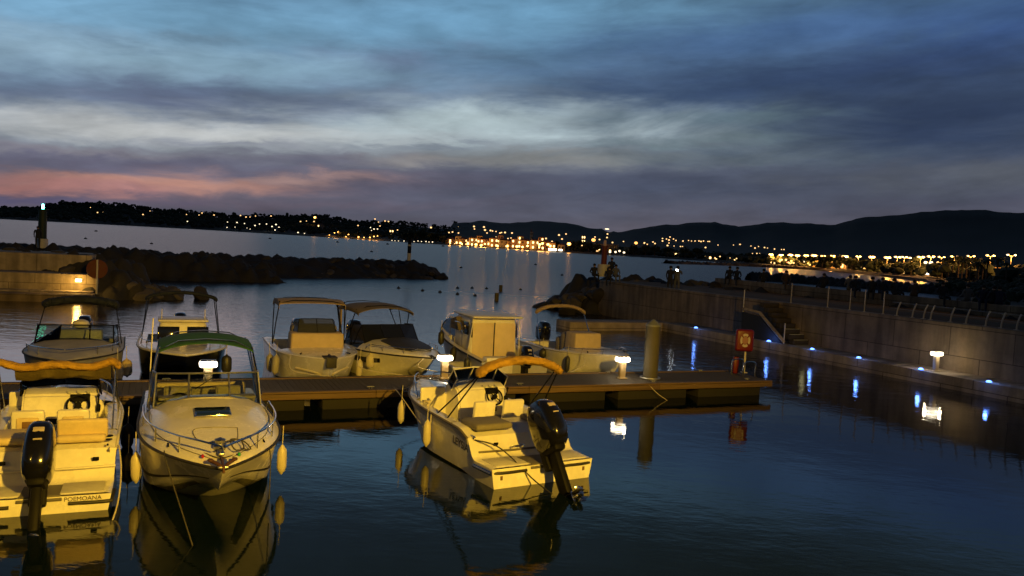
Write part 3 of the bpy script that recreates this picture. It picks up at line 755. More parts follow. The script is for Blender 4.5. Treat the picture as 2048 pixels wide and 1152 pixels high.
outboard(CU, -.15, 0, .72, .1, prop=False, marks=False)
cl = MB(); cl.box((1.0, -.98, 1.5), (.18, .05, 1.2), .02); cl.done('rolled_side_curtain', tan, CU)
ar = MB(); ar.box((6.15, 0, 1.02), (.30, .14, .06), .02); ar.tube([(6.1, 0, 1.06), (6.4, 0, 1.03)], .025, 8); ar.done('anchor_roller', rubber, CU)

CC, hx9, c9 = cruiser(at(1248, 718, .95), TH+PI, 6.0, 2.6, dict(name='motorboat', sheer=[(0, .80), (.4, .82), (.75, .92), (1, 1.04)], t1=.60, crown=.10, ws=(.01, .02, .1), fine=2.6, rake=.7, rail=gelw, wsf=gelw, stem=.3))
tag(CC, 'white open boat with boxy covered console and thin tan hoop canopy, beside the pile', 'motorboat', 'boats moored at the pontoon')
for o in list(CC.children):
    if o.name.startswith('windscreen'):
        for c in list(o.children): bpy.data.objects.remove(c)
        bpy.data.objects.remove(o)
c = MB(); c.box((3.15, 0, .85), (.95, 1.15, 1.3), .05, None, 3, (.80, .92)); c.done('covered_console', beigecov, CC)
c = MB(); c.box((2.45, 0, .85), (.5, 1.0, 1.15), .16, None, 3); c.box((1.95, 0, .75), (.5, .9, .9), .16, None, 3); c.done('covered_helm_seat', M('grey_cover', (.22, .19, .16), .8, bump=.3), CC)
roll(CC, tan, 1.25, 1.02, 2.05, 2.30, .085, [[(1.25, s_*1.03, 2.0), (1.9, s_*1.14, .86)] for s_ in (1, -1)], legmat=steel)
outboard(CC, -.15, 0, .78, .1, prop=False, marks=False)
pulpit(CC, hx9, 6.0, 4.0, 1.1, (4.7, 5.4), dz=.16, r=.013)
for sd in (1, -1): cleat(CC, (4.85, sd*(hx9.hb(4.85/6)-.12), .98), .3*sd, black)

WH, hx4, c4 = cruiser(at(128, 727, .95), TH+PI, 6.2, 2.5, dict(name='motorboat', sheer=[(0, .82), (.4, .86), (.7, .93), (1, 1.0)], t1=.52, crown=.30, ws=(.36, .35, 1.0), fine=2.7, rake=.7, hullm=gelshade, deckm=gelshade, rail=rubber, wsf=black))
tag(WH, 'dim white motorboat with dark blue hooped canopy behind the yellow furled canopy', 'motorboat', 'boats moored at the pontoon')
roll(WH, blue, 1.4, .95, 1.98, 2.16, .15, [[(1.4, s_*.96, 1.95), (2.0, s_*1.16, .88)] for s_ in (1, -1)])
pulpit(WH, hx4, 6.2, 3.7, 1.1, (4.4, 5.2), dz=.24, r=.013)
dm = MB(); dm.lathe([(.02, 0), (.2, .03), (.24, .12), (.2, .22), (.08, .27), (0, .275)], (2.1, .05, 1.35), 18); dm.box((2.1, .05, .8), (.5, 1.2, 1.1), .08); dm.done('helm_seat', gelw, WH)
outboard(WH, -.15, 0, .75, .1, prop=False, marks=False)

DK, hx5, c5 = cruiser(at(372, 718, .92), TH+PI, 6.4, 2.55, dict(name='motorboat', sheer=[(0, .86), (.4, .88), (.7, .94), (1, 1.02)], t1=.56, crown=.12, ws=(.01, .02, .1), fine=2.6, rake=.7, hullm=navy, rail=gelw, wsf=gelw, rr=.035))
tag(DK, 'dark navy hulled boat with small white cabin, behind the green sunshade', 'motorboat', 'boats moored at the pontoon')
for o in list(DK.children):
    if o.name.startswith('windscreen'):
        for c in list(o.children): bpy.data.objects.remove(c)
        bpy.data.objects.remove(o)
c = MB(); c.box((3.0, 0, .95), (1.2, 1.55, 1.35), .10, None, 3, (.72, .86)); cab = c.done('cabin', gelw, DK)
for y in (-.42, .42): MB().box((3.52, y, 1.28), (.03, .62, .40), .02, Matrix.Rotation(-.21, 4, 'Y')).done('cabin_window', smoke, cab)
MB().box((2.95, 0, 1.65), (1.15, 1.45, .07), .03).done('cabin_roof', gelw, cab)
roll(DK, blue, 1.3, 1.05, 2.15, 2.36, .075, [[(1.3, s_*1.06, 2.1), (1.75, s_*1.18, .92)] for s_ in (1, -1)]+[[(1.3, s_*1.0, 2.15), (1.2, s_*1.18, .92)] for s_ in (1, -1)], legmat=navy)
pulpit(DK, hx5, 6.4, 3.9, 1.1, (4.6, 5.4), dz=.24, r=.013)
outboard(DK, -.15, 0, .8, .1, prop=False, marks=False)
for x, y in ((3.3, .62), (3.3, -.62)):
    MB().tube([(x, y, 1.6), (x, y, 2.0)], .012, 6).done('antenna', gelw, DK)

# ---- pilothouse boat, stern to the pontoon
ph = at(1030, 745, .4); ps_ = Vector((ph.x, ph.y, 0))
PHB = empty('pilothouse_boat', (ps_.x, ps_.y, 0), TH)
tag(PHB, 'pilothouse fishing boat with cream cabin doors and small black outboard, stern to the pontoon', 'motorboat', 'boats moored at the pontoon')
h8 = Hull(6.4, 2.5, [(0, .75), (.3, .85), (.6, 1.05), (1, 1.55)], .35, .8, 2.3, .95)
hull_shell(h8, PHB, gelgrey)
rub_rail(h8, PHB, rubber, .03)
deck(h8, PHB, gelw, floorm, .05, .62, .22, .2, lambda t, v: .03)
c = MB(); c.box((2.75, 0, 1.12), (1.7, 1.86, 1.75), .09, None, 3, (.92, .88)); cab = c.done('wheelhouse', gelw, PHB)
for y in (.41, -.41): MB().box((1.915, y, 1.05), (.025, .78, 1.50), .01, Matrix.Rotation(.035, 4, 'Y')).done('cabin_door', M('cream_door', (.62, .50, .33), .5, var=.08, scale=3), cab)
MB().box((1.90, 0, 1.05), (.03, .035, 1.55), .008).done('door_post', rubber, cab)
ro = MB(); ro.box((2.60, 0, 2.03), (2.05, 1.86, .07), .035, None, 3); ro.done('cabin_roof', gelw, cab)
for sd in (1, -1):
    MB().box((2.55, sd*.885, 1.58), (.85, .03, .44), .02, Matrix.Rotation(sd*.05, 4, 'X')).done('cabin_window', smoke, cab)
    w_ = MB(); w_.tube([(1.75, sd*.86, 1.99), (1.85, sd*.95, .9)], .018, 8); w_.done('grab_rail', gelw, cab)
    MB().box((1.905, sd*.84, 1.55), (.03, .06, .5), .01).done('cabin_window', smoke, cab)
tb = MB(); tb.box((.18, .55, .62), (.38, .95, .55), .05); tb.done('fish_well', gelw, PHB)
outboard(PHB, -.12, -.30, .66, .1, prop=False, marks=True, k=.85)
sw = MB(); sw.box((-.3, -.85, .36), (.5, .5, .06), .02); sw.done('swim_step', gelw, PHB)
for k in range(2):
    MB().tube(smoothpath([(2.0+1.2*k, 1.15, .98), (2.2+1.2*k, 1.12, 1.7), (2.9+.9*k, 1.1, 1.75)], 5), .013, 6).done('side_rail', steel, PHB)
cv = MB(); cv.prism([(-.45, 0), (.35, 0), (.40, .30), (-.15, .46)], .25, Matrix.Translation((3.2, 1.02, 1.45)) @ Matrix.Rotation(PI/2, 4, 'X')); cv.done('folded_spray_hood', taupe, PHB)

# ---- small grey tender
td = at(950, 748, .3)
TD = empty('tender', (td.x-.9, td.y-.35, 0), TH-PI/2)
tag(TD, 'small grey tender with pale gunwale, between the pontoon and the pilothouse boat', 'dinghy')
ht = Hull(2.3, 1.2, [(0, .58), (.5, .60), (1, .68)], .12, .3, 2.2, .9)
hull_shell(ht, TD, M('grey_green_hull', (.13, .135, .11), .5, var=.2)); rub_rail(ht, TD, gelw, .025)
deck(ht, TD, gelgrey, floorm, .06, .82, .08, .12)
MB().box((1.0, 0, .42), (.25, 1.0, .04), .01).done('thwart', gelw, TD)

# ---- fenders
FG = 'fenders hanging from the boats'
fender(wp(CB, 4.45, 1.20, .74), 'white fender right of the bow of the cabin cruiser', .54, .085, lean=(0, 0), group=FG)
fender(wp(CB, 4.45, -1.20, .74), 'white fender left of the bow of the cabin cruiser', .54, .085, group=FG)
fender(wp(LB, 4.3, 1.13, .84), 'white fender nearest the bow on the port side of the boat with grey stern cushions', .55, .085, group=FG)
fender(wp(LB, 2.55, 1.30, .78), 'white fender amidships on the port side of the boat with grey stern cushions', .58, .085, group=FG)
fender(wp(PB, 3.9, -1.12, .5), 'dark fender beside the starboard bow of the boat with cream seats', .55, .12, fendd, group=FG)
fender(wp(PB, 2.3, -1.18, .3), 'dark fender low against the starboard quarter of the boat with cream seats', .55, .12, fendd, group=FG)
fender(wp(BX, 4.2, -1.30, .85), 'grey white fender on the left side of the tan canopied console boat', .62, .11, M('grey_vinyl', (.3, .28, .24), .5), group=FG)
fender(wp(BX, 3.6, -1.42, .8), 'dirty fender further aft on the left side of the tan canopied console boat', .6, .11, M('grey_vinyl', (.3, .28, .24), .5), group=FG)
fender(wp(BX, 4.4, 1.22, .72), 'white fender on the right side of the tan canopied console boat', .6, .10, group=FG)
fender(wp(CU, 4.1, -1.13, .86), 'stubby white fender on the flank of the boat with the tinted windscreen', .48, .13, group=FG)
fender(wp(WH, 4.6, 1.16, .75), 'beige fender on the right bow of the dim white boat', .55, .14, beigecov, group=FG)
fender(wp(WH, 3.9, 1.36, .72), 'second beige fender, further aft on the right of the dim white boat', .55, .14, beigecov, group=FG)
fender(wp(DK, 4.4, 1.22, .75), 'dark fender on the right bow of the navy hulled boat', .6, .15, fendd, group=FG)
fender(wp(PHB, 3.6, 1.35, 1.35), 'black fender high on the left flank of the pilothouse boat', .55, .11, fendd, group=FG)
fender(wp(PHB, 2.2, 1.36, .95), 'dark fender midway along the left flank of the pilothouse boat', .55, .11, rubber, group=FG)
fender(wp(PHB, .9, 1.34, .80), 'long black fender near the stern of the pilothouse boat, left flank', .7, .11, fendd, group=FG)
fender(wp(CC, 4.2, -1.16, .80), 'black fender on the left bow of the boat with the box console', .6, .09, fendd, group=FG)
fender(wp(CC, 2.6, -1.34, .85), 'round dark fender further aft beside the boat with the box console', .4, .16, fendd, group=FG)
# ------------------------------------------------------------------ water
def water_mat():
    m = bpy.data.materials.new('harbour_water'); m.use_nodes = True
    nt = m.node_tree; N = nt.nodes; L = nt.links; b = N['Principled BSDF']
    b.inputs['Base Color'].default_value = (.003, .007, .010, 1)
    b.inputs['Roughness'].default_value = .035; b.inputs['IOR'].default_value = 1.43
    tc = N.new('ShaderNodeTexCoord')
    def nz(scale, detail, st, rough=.5):
        mp = N.new('ShaderNodeMapping'); mp.inputs['Scale'].default_value = st; mp.inputs['Rotation'].default_value = (0, 0, .35)
        L.new(tc.outputs['Object'], mp.inputs[0])
        n = N.new('ShaderNodeTexNoise'); n.inputs['Scale'].default_value = scale; n.inputs['Detail'].default_value = detail; n.inputs['Roughness'].default_value = rough
        L.new(mp.outputs[0], n.inputs['Vector']); return n.outputs['Fac']
    def bump(h, s, d, prev=None):
        n = N.new('ShaderNodeBump'); n.inputs['Strength'].default_value = s if isinstance(s, float) else 1
        if not isinstance(s, float): L.new(s, n.inputs['Strength'])
        n.inputs['Distance'].default_value = d
        L.new(h, n.inputs['Height'])
        if prev: L.new(prev, n.inputs['Normal'])
        return n.outputs[0]
    # calm inside the basin, rippled beyond the boats: strength grows with distance from the quay
    sp = N.new('ShaderNodeSeparateXYZ'); L.new(tc.outputs['Object'], sp.inputs[0])
    mr = N.new('ShaderNodeMapRange'); mr.inputs['From Min'].default_value = 24; mr.inputs['From Max'].default_value = 110
    mr.inputs['To Min'].default_value = .03; mr.inputs['To Max'].default_value = 1.0
    L.new(sp.outputs[1], mr.inputs[0])
    rr = N.new('ShaderNodeMapRange'); rr.inputs['From Min'].default_value = 24; rr.inputs['From Max'].default_value = 75; rr.inputs['To Min'].default_value = .03; rr.inputs['To Max'].default_value = .29
    L.new(sp.outputs[1], rr.inputs[0]); L.new(rr.outputs[0], b.inputs['Roughness'])
    p = bump(nz(.9, 3, (1, 1.6, 1)), mr.outputs[0], .20)
    p = bump(nz(3.6, 4, (1, 2.2, 1)), mr.outputs[0], .06, p)
    L.new(p, b.inputs['Normal'])
    return m
wb = MB(); wb._add([(-7000, -40, 0), (7000, -40, 0), (7000, 7000, 0), (-7000, 7000, 0)], [(0, 1, 2, 3)])
tag(wb.done('water', water_mat(), None, False), kind='structure')

conc = M('concrete', (.38, .31, .235), .85, var=.3, scale=1.4, bump=.35, bscale=12)
concd = M('weathered_concrete', (.23, .17, .105), .9, var=.35, scale=.9, bump=.4, bscale=8)
def blocks(m):
    # cast panel joints every few metres and a weed band with an uneven edge at the waterline
    nt = m.node_tree; N = nt.nodes; L = nt.links; b = N['Principled BSDF']
    src = b.inputs['Base Color'].links[0].from_socket
    tc = N.new('ShaderNodeTexCoord'); sp = N.new('ShaderNodeSeparateXYZ'); L.new(tc.outputs['Object'], sp.inputs[0])
    cb = N.new('ShaderNodeCombineXYZ'); L.new(sp.outputs[0], cb.inputs[0]); L.new(sp.outputs[2], cb.inputs[1])
    br = N.new('ShaderNodeTexBrick'); br.inputs['Scale'].default_value = 1; br.inputs['Brick Width'].default_value = 2.6; br.inputs['Row Height'].default_value = 1.15; br.inputs['Mortar Size'].default_value = .018
    br.inputs['Color1'].default_value = (1, 1, 1, 1); br.inputs['Color2'].default_value = (.80, .79, .77, 1); br.inputs['Mortar'].default_value = (.35, .33, .3, 1)
    L.new(cb.outputs[0], br.inputs['Vector'])
    st = N.new('ShaderNodeTexNoise'); st.inputs['Scale'].default_value = 1; st.inputs['Detail'].default_value = 6
    mp = N.new('ShaderNodeMapping'); mp.inputs['Scale'].default_value = (2.4, 1, .25); L.new(tc.outputs['Object'], mp.inputs[0]); L.new(mp.outputs[0], st.inputs['Vector'])
    sr = N.new('ShaderNodeMapRange'); sr.inputs['From Min'].default_value = .35; sr.inputs['From Max'].default_value = .6; sr.inputs['To Min'].default_value = .62; sr.inputs['To Max'].default_value = 1.1; L.new(st.outputs['Fac'], sr.inputs[0])
    m1 = N.new('ShaderNodeMix'); m1.data_type = 'RGBA'; m1.blend_type = 'MULTIPLY'; m1.inputs[0].default_value = 1; L.new(src, m1.inputs[6]); L.new(br.outputs['Color'], m1.inputs[7])
    m2 = N.new('ShaderNodeMix'); m2.data_type = 'RGBA'; m2.blend_type = 'MULTIPLY'; m2.inputs[0].default_value = 1; L.new(m1.outputs[2], m2.inputs[6]); L.new(sr.outputs[0], m2.inputs[7])
    L.new(m2.outputs[2], b.inputs['Base Color'])
blocks(concd)
blocks(conc)
paving = M('stone_paving', (.16, .105, .065), .95, var=.2, scale=1.5, bump=.2)
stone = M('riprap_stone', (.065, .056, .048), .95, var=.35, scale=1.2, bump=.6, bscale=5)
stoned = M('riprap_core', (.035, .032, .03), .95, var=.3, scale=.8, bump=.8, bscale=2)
wood = M('timber_fascia', (.13, .08, .04), .7, var=.3, scale=3, bump=.3, stretch=(.3, 6, 6))
decking = M('pontoon_decking', (.06, .05, .042), .8, var=.25, scale=4, bump=.5, stretch=(8, .5, 1))
floatm = M('pontoon_float', (.014, .013, .012), .8, var=.3)
galv = M('galvanised_steel', (.40, .40, .38), .45, .8, var=.1)
white = M('white_paint', (.62, .58, .5), .5, var=.1)
redp = M('red_paint', (.13, .004, .006), .4, var=.12)
lampw = M('warm_white_lamp', (.9, .85, .7), .4, emit=(1, .86, .62), es=7, var=0)

def lamp_light(parent, loc, power, col, rad=.06, name='lamp_light'):
    l = bpy.data.lights.new(name, 'POINT'); l.energy = power; l.color = col; l.shadow_soft_size = rad
    o = bpy.data.objects.new(name, l); COL.objects.link(o); o.location = loc
    if parent: o.parent = parent
    return o

# ------------------------------------------------------------------ pontoon
u_ = Vector((.9129, .4083, 0)); v_ = n_dock
Fr = at(1545, 762, .5); Fr.z = 0
def dk_pt(a, c, z=0): return Fr - u_*a + v_*c + Vector((0, 0, z))     # a metres left of the right end, c metres behind the front edge
dock = empty('pontoon', dk_pt(0, 0), math.atan2(u_.y, u_.x)); tag(dock, 'long floating pontoon with dark decking and lit timber fascia between the two rows of boats', 'pontoon')
DL, DW = 27.0, 2.15
db = MB()
n_b = int(DL/.145)
for i in range(n_b): db.box((-DL+.0725+i*.145, DW/2, .475), (.138, DW-.30, .03), .004, None, 1)
db.done('decking', decking, dock)
for (c, nm) in ((.07, 0), (DW-.07, 1)):
    eb = MB()
    L0 = 0
    while L0 < DL-.1:
        l = min(4.5, DL-L0)
        eb.box((-L0-l/2, c, .49), (l-.012, .16, .05), .008); eb.box((-L0-l/2, c+(-.055 if nm == 0 else .055), .385), (l-.012, .05, .14), .006); L0 += 4.5
    eb.done('fascia', wood, dock)
en = MB(); en.box((-.03, DW/2, .42), (.06, DW-.33, .14), .01); en.done('end_board', wood, dock)
fl = MB()
for k in range(9): fl.box((-1.6-k*3.0, DW/2, .10), (2.55, DW-.35, .56), .05)
fl.box((-DL/2, DW/2, .40), (DL-.3, DW-.5, .08), .01)
fl.done('float', floatm, dock)
for a in (.9, 4.6, 9.2, 13.6, 18.0): 
    for c in (.22, DW-.22):
        cleat(dock, (-a-(.6 if c > 1 else 0), c, .515), 0, galv)

# bollard lamps
def bollard(p, label, h=.70, power=26, group='bollard lamps on the pontoon'):
    e = empty('bollard_lamp', p)
    b = MB(); b.box((0, 0, .02), (.30, .22, .04), .01); b.box((0, 0, (h-.15)/2+.02), (.20, .14, h-.17), .02, None, 2, (1.12, 1.1)); b.done('bollard_post', M('bollard_beige', (.34, .27, .18), .6), e)
    l = MB(); l.box((0, 0, h-.085), (.43, .29, .15), .05, None, 3); l.done('lamp_lens', lampw, e)
    c = MB(); c.box((0, 0, h+.002), (.38, .25, .03), .012); c.done('lamp_cap', gelw, e)
    lamp_light(e, (0, -.34, h-.08), power*.4, (1, .82, .5), .05); lamp_light(e, (0, .34, h-.08), power*.4, (1, .82, .5), .05)
    e.rotation_euler = (0, 0, dock.rotation_euler.z)
    return tag(e, label, 'lamp', group)
for (px, py, lb) in ((1243, 757, 'lit bollard lamp on the pontoon next to the concrete pile'), (888, 757, 'lit bollard lamp on the pontoon beside the bow of the boat with the tinted windscreen'), (415, 776, 'lit bollard lamp on the pontoon, under the green sunshade')):
    p = at(px, py, .5); bollard(p, lb)

# pile, lifebuoy cabinet, extinguisher, ladder
p = at(1300, 757, .5)
pl = empty('mooring_pile', (p.x, p.y, 0)); tag(pl, 'pale concrete mooring pile with conical cap rising through the pontoon', 'pile')
a = MB(); a.lathe([(.0, -3), (.235, -3), (.235, 2.22), (.0, 2.22)], n=28); a.done('pile_shaft', M('pale_concrete', (.08, .071, .05), .75, var=.2, scale=2, bump=.2), pl)
a = MB(); a.lathe([(.245, 2.2), (.245, 2.25), (.03, 2.42), (0, 2.425)], n=28); a.done('pile_cap', M('grey_cap', (.15, .16, .17), .5), pl)
a = MB(); a.torus((0, 0, .53), .30, .035, 24, 8); a.done('pile_collar', galv, pl)
p = at(1484, 746, .5)
lb_ = empty('lifebuoy_station', p, dock.rotation_euler.z-R(22)); tag(lb_, 'red lifebuoy cabinet with white ring emblem on a pale post at the pontoon end', 'lifebuoy station')
a = MB(); a.tube([(.10, .10, 0), (.10, .10, .72)], .035, 10); a.box((.10, .10, .01), (.2, .2, .02), .005); a.tube([(.10, .12, .7), (.10, .12, 1.5)], .035, 10); a.done('post', white, lb_)
a = MB(); a.box((0, 0, 1.16), (.64, .20, .78), .11, None, 4); cbx = a.done('cabinet', redp, lb_)
ringp = MB()
for k in range(4):
    a0 = PI/4+k*PI/2-.62+PI/4; seg = []
    for i in range(11):
        t = a0+1.24*i/10+.0
        seg.append((t))
    outer = [(.20*math.cos(t)*.88, .24*math.sin(t)) for t in seg]; inner = [(.125*math.cos(t)*.88, .15*math.sin(t)) for t in seg[::-1]]
    ringp.prism(outer+inner, .008, Matrix.Translation((0, -.101, 1.17)) @ Matrix.Rotation(PI/2, 4, 'X'))
ringp.done('ring_emblem', M('white_vinyl_emblem', (.50, .44, .43), .5, var=.05), cbx)
rc = MB(); rc.prism([(.105*math.cos(2*PI*i/24), .13*math.sin(2*PI*i/24)) for i in range(24)], .007, Matrix.Translation((0, -.101, 1.17)) @ Matrix.Rotation(PI/2, 4, 'X')); rc.done('emblem_centre', M('pinkish_vinyl', (.33, .16, .15), .5, var=.05), cbx)
p = at(1470, 747, .5)
ex = empty('fire_extinguisher', p); tag(ex, 'red fire extinguisher box standing below the lifebuoy cabinet', 'fire extinguisher')
a = MB(); a.box((0, 0, .30), (.20, .16, .60), .05, None, 3); a.done('extinguisher_body', redp, ex); a = MB(); a.box((0, 0, .61), (.12, .1, .04), .01); a.done('extinguisher_top', black, ex)
ld = empty('swim_ladder', dk_pt(.30, .75, .5), dock.rotation_euler.z); tag(ld, 'steel swim ladder with two hoop handrails at the end of the pontoon', 'ladder')
for k, c in enumerate((0, .62)):
    a = MB(); a.tube(smoothpath([(-.30, c, 0), (-.30, c, .42), (-.20, c, .52), (.10, c, .52), (.20, c, .42), (.20, c, 0), (.33, c, -.15), (.33, c, -1.2)], 5), .022, 8); a.done('handrail', steel, ld)
a = MB()
for k in range(4): a.box((.33, .31, -.25-.25*k), (.05, .6, .03), .008)
a.done('rung', steel, ld)

# mooring lines at the pontoon
rope([wp(LB, 5.4, .15, 1.03), wp(LB, 5.9, .3, .7), dk_pt(10.3, .2, .55)], 'pale mooring line from the bow of the grey cushioned boat to a pontoon cleat')
rope([wp(LB, 4.9, 1.05, .98), wp(LB, 4.5, 1.1, .93), wp(LB, 3.2, 1.2, .60), wp(LB, 2.6, 1.24, .50), wp(LB, 2.55, 1.22, .90)], 'pale loop of line hanging on the port topside of the grey cushioned boat', .012)
rope([wp(LB, .9, 1.06, .72), wp(LB, .5, .7, .62), wp(LB, -.25, .35, .15), wp(LB, -.9, .1, -.1)], 'dark tight line from the port quarter of the grey cushioned boat across its swim platform', .013, rubber)
rope([wp(PB, .95, -1.06, .80), wp(PB, .4, -1.12, .50), wp(PB, -.2, -1.1, .15), wp(PB, -.7, -1.0, -.1)], 'pale line from the starboard quarter of the cream seated boat into the water', .012)
rope([wp(BX, 5.0, 1.0, .96), wp(BX, 5.8, .95, .66), dk_pt(12.2, 2.0, .55)], 'line from the right bow cleat of the tan canopied console boat to the pontoon')
rope([wp(BX, 5.0, -1.0, .96), wp(BX, 5.8, -1.05, .62), dk_pt(14.3, 2.0, .55)], 'line from the left bow cleat of the tan canopied console boat to the pontoon')
rope([wp(CC, 4.85, -1.0, .99), wp(CC, 5.5, -1.2, .70), dk_pt(6.6, 2.0, .55)], 'line from the bow of the box console boat to the pontoon')
rope([wp(CU, 6.0, -.1, 1.02), wp(CU, 6.3, -.5, .75), dk_pt(10.6, 2.0, .55)], 'line from the bow of the boat with the tinted windscreen to the pontoon')
rope([dk_pt(4.9, .02, .48), dk_pt(4.6, -.08, .2), dk_pt(4.2, -.15, -.05)], 'pale line hanging from the pontoon edge below the pile', .01)

# ------------------------------------------------------------------ right jetty: low quay with lights, upper deck, railing
Q = [at(x, y, .5) for x, y in ((1330, 644), (1396, 658), (1548, 686), (1742, 721), (1998, 770))]
q0 = Q[1]; qd = (Q[4]-Q[1]); qd.z = 0; qd.normalize(); qn = Vector((-qd.y, qd.x, 0))
if qn.x < 0: qn = -qn
def qp(s, w, z): return Vector((q0.x, q0.y, 0))+qd*s+qn*w+Vector((0, 0, z))       # s along the edge towards the viewer, w inland
def qbox(name, s0, s1, w0, w1, z0, z1, mat, bev=.02):
    mb = MB(); mb.box((0, 0, 0), (s1-s0, w1-w0, z1-z0), bev)
    o = mb.done(name, mat); o.location = qp((s0+s1)/2, (w0+w1)/2, (z0+z1)/2); o.rotation_euler = (0, 0, math.atan2(qd.y, qd.x)); return o
def s_of(p): return (Vector((p.x, p.y, 0))-Vector((q0.x, q0.y, 0))).dot(qd)
SE = 40
tag(qbox('low_quay', -3.2, SE, 0, 1.6, -2.5, .5, conc, .03), kind='structure')
tag(qbox('quay_spur', -4.8, -3.2, -6.2, .9, -2.5, .47, conc, .03), kind='structure')
UP = 2.4
tip_s = s_of(at(1163, 628, 0))
jet = qbox('jetty_wall', tip_s, SE, 1.6, 2.2, -2.5, UP, concd, .03); tag(jet, 'long weathered concrete wall of the right jetty above the lit quay', 'wall')
tag(qbox('jetty_deck', tip_s+.3, SE, 2.2, 9.0, -2.5, UP-.004, paving, .02), kind='structure')
par = qbox('parapet_wall', tip_s+4, SE, 8.4, 9.0, UP, UP+.62, concd, .04); tag(par, 'low seaward parapet wall where people sit on the right jetty', 'wall')
# blue lights
bluel = M('blue_white_light', (.3, .5, 1), .4, emit=(.10, .24, 1), es=4.5, var=0)
for i, (x, y) in enumerate(((1396, 657), (1548, 684), (1640, 700), (1742, 717), (1860, 740), (1998, 765))):
    s = s_of(at(x, y, .5))
    e = empty('quay_light', qp(s, .05, .5), math.atan2(qd.y, qd.x))
    a = MB(); a.box((0, 0, .012), (.20, .12, .024), .008); a.done('light_housing', galv, e)
    a = MB(); a.lathe([(0, .02), (.10, .02), (.095, .06), (.05, .09), (0, .095)], n=14); a.done('light_dome', bluel, e)
    lamp_light(e, (0, -.06, .20), 6.5, (.12, .28, 1), .07)
    tag(e, ['blue white quay edge light furthest along the low quay, left of the lifebuoy cabinet', 'blue white quay edge light at the foot of the jetty stairs', 'blue white quay edge light just right of the jetty stairs', 'blue white quay edge light fourth from the far end, midway to the quay bollard lamp', 'blue white quay edge light right beside the quay bollard lamp', 'blue white quay edge light nearest the viewer, right of the bollard lamp'][i], 'light', 'blue lights along the low quay')
s = s_of(at(1880, 742, .5)); bo = bollard(qp(s, .55, .5), 'lit bollard lamp on the low quay below the jetty wall', .78, 30, 'bollard lamps on the low quay')
# railing on the upper deck edge: curved pale posts
def rail_post(s, label):
    e = empty('railing_post', qp(s, 1.95, UP), math.atan2(qd.y, qd.x))
    a = MB(); a.tube(smoothpath([(0, -.06, 0), (0, -.02, .25), (0, .08, .48), (0, .16, .60)], 5), .032, 8); a.box((0, -.06, .01), (.16, .12, .02), .005); a.done('post', M('pale_post', (.46, .40, .32), .5), e)
    return tag(e, label, 'railing post', 'curved railing posts along the jetty edge')
ss = [s_of(at(x, y, UP)) for x, y in ((1636, 629), (1668, 633), (1700, 636), (1732, 638), (1765, 643), (1801, 647), (1838, 652), (1876, 656), (1917, 660), (1962, 664))]
for i, s in enumerate(ss): rail_post(s, 'short curved pale post on the jetty edge')
for z, nm in ((.30, 0), (.56, 1)):
    o = MB(); o.tube([qp(ss[0]-.4, 1.95+.02+.1*nm, UP+z), qp(ss[-1]+.4, 1.95+.02+.1*nm, UP+z)], .008, 6)
    tag(o.done('railing_wire', galv), ['lower', 'upper'][nm]+' railing wire strung between the curved jetty posts', 'railing wire')
# stairs down to the low quay
s0 = s_of(at(1500, 672, .5)); s1 = s_of(at(1592, 686, .5)); s2 = s_of(at(1625, 690, .5))
stt = empty('quay_stairs', qp(s1, .8, .5), math.atan2(qd.y, qd.x)); tag(stt, 'concrete stairs with dark opening and pale sloping side wall against the jetty wall', 'stairs')
ln = s1-s0
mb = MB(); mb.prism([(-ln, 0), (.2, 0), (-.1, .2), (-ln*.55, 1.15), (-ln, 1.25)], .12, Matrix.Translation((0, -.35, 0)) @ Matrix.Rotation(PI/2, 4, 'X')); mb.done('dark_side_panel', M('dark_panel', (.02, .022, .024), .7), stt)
mb = MB(); mb.tube([(.25, -.42, .10), (-ln*.55, -.42, 1.30), (-ln, -.42, 1.40)], .10, 4); mb.done('side_wall', conc, stt)
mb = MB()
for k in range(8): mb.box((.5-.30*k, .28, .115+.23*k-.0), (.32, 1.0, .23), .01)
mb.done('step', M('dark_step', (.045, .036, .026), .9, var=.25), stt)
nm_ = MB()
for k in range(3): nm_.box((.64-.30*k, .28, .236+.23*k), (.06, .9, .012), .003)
nm_.done('lit_step_edge', M('lit_edge_paint', (.75, .72, .5), .5), stt)  # light on the lowest treads painted as pale edge strips
lamp_light(stt, (.95, .2, .75), .7, (1, .9, .45), .12)  # added point light without a fixture, brightens the lower steps
for x, zz in ((-ln, 1.5), (.25, .1)):
    pp = MB(); pp.tube([(x, -.42, zz-.3), (x, -.42, zz+.9)], .025, 8); pp.done('rail_post', white, stt)
# upper terrace back wall piece with round posts left of the railing
for x in (1440, 1507, 1548, 1575, 1610):
    s = s_of(at(x, 565+(x-1165)*.136, UP)); o = MB(); o.tube([(0, 0, 0), (0, 0, 1.0)], .025, 8); o.lathe([(0, 0), (.07, 0), (.06, .02), (0, .025)], n=10); o = o.done('gate_post', M('pale_post', (.4, .4, .4))); o.location = qp(s, 1.9, UP)
    tag(o, 'thin straight post on the jetty edge above the stairs', 'post', 'thin posts above the stairs')

